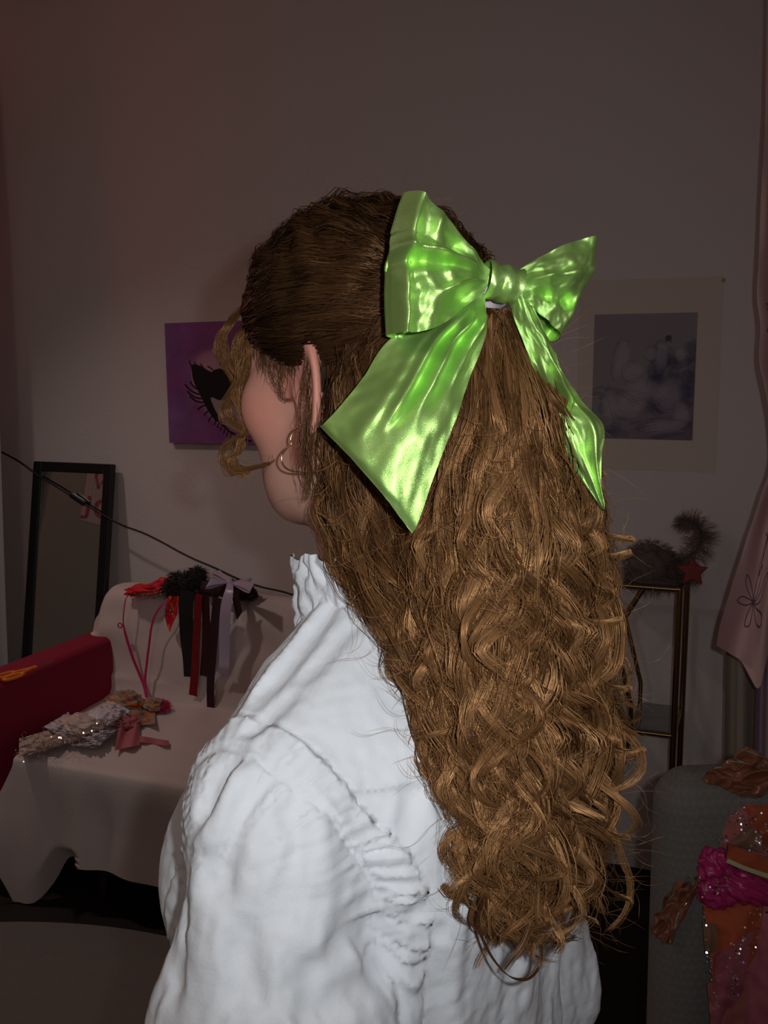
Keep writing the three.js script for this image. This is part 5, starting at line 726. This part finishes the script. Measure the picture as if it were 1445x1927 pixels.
{ // two thin loops at the very bottom
  for (const [pts0, b] of [[[[905, 1690], [900, 1740], [925, 1800], [960, 1838], [990, 1842], [1012, 1820], [1018, 1785], [1012, 1760]], 0.6], [[[890, 1700], [885, 1735], [900, 1752], [915, 1745]], 1.2], [[[1000, 1735], [985, 1775], [968, 1800], [950, 1825]], 0.8]]) for (let k = 0; k < 9; k++) { const o = gauss(hrng) * 2, c = new THREE.CatmullRomCurve3(pts0.map(([x, y]) => at(x + o, y + o * 0.7, hairDepth(x, y, -0.004))), false, 'centripetal'); longS.add(c.getPoints(60), 0.0003, tone(b), tone(b + 0.5), 0.5, V(0.2, 0.2, 1)); }
}
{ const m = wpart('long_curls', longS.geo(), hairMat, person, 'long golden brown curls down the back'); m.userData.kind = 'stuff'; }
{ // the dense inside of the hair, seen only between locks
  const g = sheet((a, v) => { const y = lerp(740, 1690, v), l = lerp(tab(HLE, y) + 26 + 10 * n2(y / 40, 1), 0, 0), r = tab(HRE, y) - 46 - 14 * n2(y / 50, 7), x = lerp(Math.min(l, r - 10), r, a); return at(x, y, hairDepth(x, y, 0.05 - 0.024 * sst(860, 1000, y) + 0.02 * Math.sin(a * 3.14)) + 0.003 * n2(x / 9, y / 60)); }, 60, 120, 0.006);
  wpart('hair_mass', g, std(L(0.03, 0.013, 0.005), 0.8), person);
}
{ // curls framing the face, and flyaways
  const S = new Hairs(420000), add = (P, n, w, r, b, dr = 0.7) => { const c = new THREE.CatmullRomCurve3(P.map(([x, y, d]) => at(x, y, d)), false, 'centripetal'), pp = c.getPoints(70); for (let k = 0; k < n * 1.6; k++) { const ox = gauss(hrng) * w, oz = gauss(hrng) * w, sd = hrng() * 90, st = hrng() < 0.15 ? 2.5 : 1, t0 = tone(b - 0.5 + gauss(hrng) * 0.4), t1 = tone(b - 0.4 + dr + gauss(hrng) * 0.3); S.add(pp.map((p, j) => { const t = j / 70, g = 0.5 + Math.sin(t * 3.1) * 0.8; return p.clone().add(V(ox * g + 0.0012 * st * n2(sd, t * 6), 0.4 * ox * g + 0.0012 * st * n2(sd + 30, t * 6), oz * g)); }), r * 0.75, t0, t1, 0.4, V(gauss(hrng) * 0.5, gauss(hrng) * 0.4, 1)); } };
  const D = 0.762;
  add([[505, 545, 0.73], [470, 570, 0.74], [430, 610, D], [413, 640, D], [417, 668, D], [436, 700, D], [452, 730, D], [462, 765, D], [468, 800, 0.765]], 44, 0.0022, 0.00028, 2.0);
  add([[510, 560, 0.73], [480, 590, 0.74], [462, 630, 0.75], [460, 670, 0.75], [455, 705, 0.752], [447, 730, 0.755], [452, 760, 0.755], [466, 790, 0.755], [470, 812, 0.757]], 40, 0.0022, 0.00028, 2.1);
  add([[500, 570, 0.73], [474, 610, 0.745], [468, 660, 0.745], [462, 700, 0.75], [440, 740, 0.755], [426, 770, 0.76], [434, 790, 0.76], [455, 806, 0.757], [474, 820, 0.755]], 36, 0.0022, 0.00028, 1.9);
  add([[466, 720, 0.75], [478, 750, 0.748], [484, 785, 0.748], [478, 812, 0.75], [455, 818, 0.755], [430, 835, 0.76], [422, 858, 0.762], [436, 878, 0.76], [470, 882, 0.755], [505, 872, 0.742], [528, 862, 0.735]], 28, 0.0022, 0.00028, 2.0);
  add([[470, 815, 0.752], [500, 822, 0.743], [520, 840, 0.735], [527, 860, 0.732], [505, 872, 0.742], [470, 880, 0.755], [445, 888, 0.76], [432, 878, 0.762], [428, 860, 0.762]], 28, 0.0022, 0.00028, 2.2);
  add([[468, 790, 0.755], [455, 820, 0.758], [446, 850, 0.76], [436, 862, 0.762], [440, 885, 0.76], [462, 892, 0.757], [455, 900, 0.757]], 28, 0.0022, 0.00028, 2.2);
  add([[480, 600, 0.735], [455, 620, 0.752], [445, 650, 0.755], [450, 690, 0.755], [470, 715, 0.75]], 28, 0.0022, 0.00028, 1.8);
  // short fuzz at the temple
  for (let k = 0; k < 260; k++) { const x = lerp(478, 556, hrng()), y = 640 + (x - 478) * 0.25 + gauss(hrng) * 14, d = headDepth(x, y) - 0.002, l = 20 + 46 * hrng(), pts = []; if (d > 1) continue; for (let j = 0; j < 10; j++) { const t = j / 9, xx = x + 4 * t + 7 * t * Math.sin(t * 3 + k), yy = y + l * t; pts.push(at(xx, yy, Math.min(headDepth(xx, yy), d + 0.02) - 0.002)); } for (let it = 0; it < 6; it++) for (let j = 1; j < 9; j++) pts[j].lerp(pts[j - 1].clone().add(pts[j + 1]).multiplyScalar(0.5), 0.5); S.add(pts, 0.00011, tone(0.4), tone(0.9), 0.3, V(gauss(hrng) * 0.5, 0, 1)); }
  // wisps before and over the ear
  add([[545, 640, 0.69], [535, 690, 0.692], [528, 730, 0.694], [536, 752, 0.69], [552, 752, 0.686]], 5, 0.0012, 0.0002, 1.2); add([[530, 640, 0.70], [515, 690, 0.702], [520, 720, 0.7], [532, 745, 0.694]], 6, 0.002, 0.0002, 1.0);
  add([[584, 640, 0.668], [578, 720, 0.668], [574, 800, 0.67], [566, 880, 0.674]], 16, 0.0024, 0.0002, 0.9, 0.3); add([[590, 660, 0.665], [583, 760, 0.664], [577, 860, 0.668], [580, 940, 0.672]], 22, 0.003, 0.00022, 0.9, 0.4);
  // fine frizz lying over the curls
  for (let k = 0; k < 620; k++) { const y0 = lerp(780, 1680, hrng()), f = hrng(), x0 = lerp(tab(HLE, y0) + 20, tab(HRE, y0) - 20, f), pts = [], a0 = hrng() * 6.28, w = (hrng() - 0.5) * 0.5, st = 2.2 + 2 * hrng(); let x = x0, y = y0, a = 1.57 + gauss(hrng) * 0.6; for (let j = 0; j < 22; j++) { a += w * 0.5 + 0.16 * Math.sin(j * 0.4 + a0); x += Math.cos(a) * st * 2; y += Math.sin(a) * st * 2; pts.push(at(x, y, hairDepth(x, y, 0) - 0.011 - 0.002 * Math.sin(j * 0.5 + k))); } for (let it = 0; it < 2; it++) for (let j = 1; j < 21; j++) pts[j].lerp(pts[j - 1].clone().add(pts[j + 1]).multiplyScalar(0.5), 0.5); S.add(pts, 0.00011, tone(2.4 + gauss(hrng) * 0.5), tone(3.4), 0.3, V(gauss(hrng) * 0.5, gauss(hrng) * 0.5, 1)); }
  // fine flyaway hairs all round the outline
  for (let k = 0; k < 360; k++) { const top = k < 130, a = top ? lerp(-2.9, -0.75, hrng()) : 0; let x, y, dx, dy, d; if (top) { x = 700 + 235 * Math.cos(a); y = 600 + 215 * Math.sin(a); dx = Math.cos(a) + gauss(hrng) * 0.9; dy = Math.sin(a) + gauss(hrng) * 0.7; d = 0.74; } else { y = lerp(640, 1780, hrng()); const left = hrng() < 0.3 && y > 1000; x = left ? tab(HLE, y) + 10 : tab(HRE, y) - 30; dx = (left ? -1 : 1) * (0.4 + hrng()); dy = gauss(hrng) * 0.9 + 0.4; d = hairDepth(x, y, 0.006); } const l = (top ? 14 : 26) + (top ? 34 : 60) * hrng(), b = gauss(hrng) * (top ? 1.5 : 0.8), pts = []; for (let j = 0; j < 16; j++) { const t = j / 15; pts.push(at(x + dx * l * t + b * 34 * t * t + 14 * t * Math.sin(t * 4.5 + k), y + dy * l * t + 16 * t * t + 14 * t * Math.cos(t * 4.5 + k * 2), d - 0.01 * t * b)); } S.add(pts, 0.00007, tone(1.2), tone(2.8), 0.3, V(gauss(hrng) * 0.5, 0.3, 1)); }
  const m = wpart('loose_curls', S.geo(), hairMat, person, 'wispy curls framing the face'); m.userData.kind = 'stuff';
}

if (longS.full) console.log('hair budget full');
// ---------------------------------------------------------------- the big metallic bow, its elastic, and the earring
const lame = new THREE.MeshPhysicalMaterial({ color: L(0.49, 0.79, 0.22), metalness: 0.75, roughness: 0.41, bumpMap: rep(texFine, 4.5, 4.5), bumpScale: 0.00012, clearcoat: 0.2, clearcoatRoughness: 0.3 });
const bow = thing('hair_bow', 'large shiny lime green metallic fabric bow with two tails on the back of the head', 'bow', KNOT.clone());
{
  const K = at(925, 533, 0.628), nrm = V(0.2, 0.05, 0.97).normalize();
  const G = (u, u0, s) => Math.exp(-(((u - u0) / s) ** 2));
  // left loop: u 0..1 the front layer from knot to outer fold, 1..2 the back layer
  const loopL = (u, v) => {
    const back = u > 1, q = back ? 2 - u : u, e = [lerp(760, 727, v) - 22 * Math.sin(v * 3.14) * (v > 0.3 ? 0.75 : 0.9), lerp(361, 630, v)], k = [lerp(922, 912, v), lerp(508, 548, v)], w = Math.pow(q, 0.92);
    let x = lerp(k[0], e[0], w), y = lerp(k[1], e[1], w); y += (v > 0.5 ? 26 : 0) * Math.sin(q * 3.14) * (v - 0.5) * 2 + (v < 0.25 ? -3 : 0) * Math.sin(q * 3.14); 
    let d = lerp(0.628, 0.585, q) + 0.018 * q * q; const sep = 0.019 * Math.pow(Math.sin(Math.min(q, 0.999) * 3.1416 * 0.5 + (q > 0.8 ? (q - 0.8) * 7.85 : 0)), 0.8) * (q > 0.98 ? 0.2 : 1);
    let h = 0;
    if (!back) {
      h += 0.009 * G(v - 0.30 - 0.12 * q, 0, 0.045) * sst(0, 0.3, q);                     // ridge from the knot to the outer fold
      h -= 0.008 * G(v - 0.40 - 0.12 * q, 0, 0.05) * sst(0.1, 0.5, q);
      h -= 0.016 * G(q, 0.22, 0.14) * G(v, 0.86, 0.16);                                  // hollow by the knot
      h += 0.011 * G(v - 0.62 - 0.35 * (q - 0.2), 0, 0.05) * sst(0.62, 0.3, q);
      h -= 0.012 * G(q, 0.4, 0.14) * G(v, 0.16, 0.1); h += 0.006 * G(q, 0.62, 0.06) * G(v, 0.12, 0.14);
      h += 0.0022 * Math.sin(q * 20 + 3 * v + 1.6 * n2(v * 3, 1)) * sst(0.2, 0.45, q) * sst(1, 0.8, q) * sst(0.3, 0.5, v);
      h += 0.010 * Math.sin(v * 3.14) * Math.sin(q * 3.14) + 0.0065 * G(q, 0.87, 0.055);
    }
    h += 0.002 * n2(q * 2.6 + 7, v * 3) + 0.0006 * n2(q * 8, v * 8);
    const taper = sst(0, 0.2, q); return at(x, y, d).addScaledVector(nrm, (back ? -sep : sep) * taper + h * taper * (q > 0.97 ? 0.6 : 1));
  };
  wpart('loop', sheet((a, v) => loopL(a * 2, v), 130, 76, 0.0006, 0.3, 0.3), lame, bow);
  const loopR = (u, v) => {
    const back = u > 1, q = back ? 2 - u : u, e = [lerp(1124, 1046, Math.pow(v, 1.25)) + 4 * Math.sin(v * 3.14), lerp(451, 642, v)], k = [lerp(966, 972, v), lerp(514, 552, v)], w = Math.pow(q, 0.95);
    let x = lerp(k[0], e[0], w), y = lerp(k[1], e[1], w); if (v < 0.3) y -= (0.3 - v) * 40 * Math.sin(q * 3.14); if (v > 0.55) { y += (v - 0.55) * 24 * Math.sin(q * 3.14); x += (v - 0.55) * 20 * Math.sin(q * 3.14); }
    const d = lerp(0.634, 0.672, q) , sep = 0.015 * Math.pow(Math.sin(Math.min(q, 0.999) * 1.57 + (q > 0.8 ? (q - 0.8) * 7.85 : 0)), 0.8) * (q > 0.98 ? 0.2 : 1); let h = 0;
    if (!back) { h += 0.007 * G(v - 0.45 + 0.1 * q, 0, 0.07) * sst(0, 0.3, q); h -= 0.009 * G(v - 0.68, 0, 0.08) * sst(0.15, 0.4, q) * sst(1, 0.7, q); h += 0.006 * G(q, 0.55, 0.12) * G(v, 0.25, 0.14); h += 0.0018 * Math.sin(q * 17 + v * 7) * sst(0.2, 0.5, q) * sst(1, 0.85, q); h += 0.008 * Math.sin(v * 3.14) * Math.sin(q * 3.14); }
    h += 0.0026 * n2(q * 2.6 + 17, v * 3) + 0.0006 * n2(q * 8, v * 8 + 5); return at(x, y, d).addScaledVector(V(0.2, 0.1, 0.97), ((back ? -sep : sep) + h) * sst(0, 0.2, q));
  };
  wpart('loop', sheet((a, v) => loopR(a * 2, v), 120, 70, 0.0006, 0.3, 0.3), lame, bow);
  const tailL = (u, v) => {
    const Lx = [[0, 890, 548], [0.12, 842, 572], [0.3, 738, 636], [0.55, 690, 708], [0.8, 640, 770], [1, 610, 802]], Rx = [[0, 912, 552], [0.1, 913, 590], [0.2, 911, 625], [0.3, 902, 660], [0.55, 868, 760], [0.8, 820, 892], [1, 780, 1006]];
    const l = stab(Lx, v), r = stab(Rx, v), x = lerp(l[0], r[0], u), y = lerp(l[1], r[1], u); let d = lerp(0.63, lerp(0.604, 0.598, u), sst(0, 0.8, v)) + 0.012 * (1 - u) * v; let h = 0;
    const fan = (c, s, a, t0, t1) => a * G(u, c + 0.08 * (1 - v), s) * sst(t0, t0 + 0.15, v) * sst(t1, t1 - 0.25, v);
    h += fan(0.36, 0.05, 0.007, 0.15, 0.85) - fan(0.45, 0.05, 0.006, 0.15, 0.8) + fan(0.56, 0.05, 0.007, 0.1, 0.72) - fan(0.66, 0.05, 0.006, 0.1, 0.7) + fan(0.78, 0.06, 0.006, 0, 0.6) + fan(0.24, 0.05, 0.003, 0.2, 1);
    h += 0.014 * G(u, 0.75, 0.22) * G(v, 0.18, 0.08); h += 0.011 * Math.sin(u * 3.14) * sst(0, 0.4, v) ; h += 0.003 * n2(u * 2 + 30, v * 2.5) + 0.0007 * n2(u * 6, v * 8 + 9); h -= 0.004 * G(v, 1, 0.03); h -= 0.012 * sst(0.34, 0, u) * sst(0.2, 0.6, v);
    return at(x, y, d).addScaledVector(nrm, h * sst(0, 0.15, v));
  };
  wpart('tail', sheet(tailL, 90, 120, 0.0007, 0.3, 0.4), lame, bow);
  const tailR = (u, v) => {
    const Lx = [[0, 958, 556], [0.12, 968, 600], [0.3, 990, 660], [0.5, 1018, 730], [0.7, 1046, 800], [0.85, 1075, 870], [1, 1129, 955]], Rx = [[0, 1000, 566], [0.12, 1022, 615], [0.3, 1046, 668], [0.5, 1072, 724], [0.68, 1133, 794], [0.85, 1132, 870], [1, 1130, 957]];
    const l = stab(Lx, v), r = stab(Rx, v), x = lerp(l[0], r[0], u), y = lerp(l[1], r[1], u), d = lerp(0.636, 0.655, v); const h = 0.006 * Math.sin(u * 3.14) + 0.005 * G(u, 0.7, 0.1) * sst(0.2, 0.4, v) - 0.012 * G(v - 0.62 + (1 - u) * 0.1, 0, 0.06) + 0.003 * n2(u * 2 + 50, v * 4) + 0.0007 * n2(u * 6, v * 9);
    return at(x, y, d).addScaledVector(V(0.1, 0, 0.99), h);
  };
  wpart('tail', sheet(tailR, 34, 110, 0.0007, 0.12, 0.4), lame, bow);
  // knot band wrapped round the middle
  const ax = V(0.83, -0.2, -0.2).normalize(), B = V().crossVectors(V(0, 0, 1), ax).normalize(), C2 = V().crossVectors(ax, B), kc = at(943, 533, 0.632);
  wpart('knot', sheet((a, v) => { const T = a * 6.283, r = 0.0115 + 0.0007 * Math.sin(v * 13 + Math.sin(T * 2)) + 0.0006 * n2(a * 5, v * 3); return kc.clone().addScaledVector(ax, (v - 0.5) * 0.0225 * (1 + 0.1 * Math.cos(T))).addScaledVector(B, Math.cos(T) * r * 0.98).addScaledVector(C2, Math.sin(T) * r * 1.1); }, 90, 40, 0.0008, 0.1, 0.05), lame, bow);
  const tie = thing('hair_tie', 'small pale elastic hair tie just under the knot of the green bow', 'hair tie', at(915, 562, 0.64));
  const tr = new THREE.TorusGeometry(0.0105, 0.0035, 12, 40); tr.rotateX(1.25).rotateZ(-0.2).translate(...at(915, 561, 0.645).toArray()); wpart('elastic', tr, std(L(0.55, 0.5, 0.5), 0.8), tie);
}
{
  const P = [[592, 795], [575, 797], [561, 803], [551, 813], [547, 826], [548, 836], [539, 844], [531, 856], [530, 868], [536, 879], [549, 886], [566, 888], [584, 889], [612, 882], [640, 862], [652, 842], [640, 822], [612, 806]];
  const pts = P.map(([x, y]) => at(x, y, 0.676 - (x - 540) * 0.0001)), t = thing('earring', 'thin gold heart shaped hoop earring below the ear', 'earring', pts[0].clone()), gold = std(L(0.75, 0.48, 0.2), 0.2, { metalness: 1 });
  wpart('hoop', tube(pts, 0.00062, 160, 8, true), gold, t); const e = pts[0]; wpart('ear_hook', tube([e.clone(), e.clone().add(V(0.004, 0.006, -0.002)), e.clone().add(V(0.003, 0.012, -0.006))], 0.0005, 16, 6), gold, t);
  wpart('bead', new THREE.SphereGeometry(0.0014, 12, 8).translate(e.x, e.y, e.z), gold, t);
}
renderer.render(scene, camera);
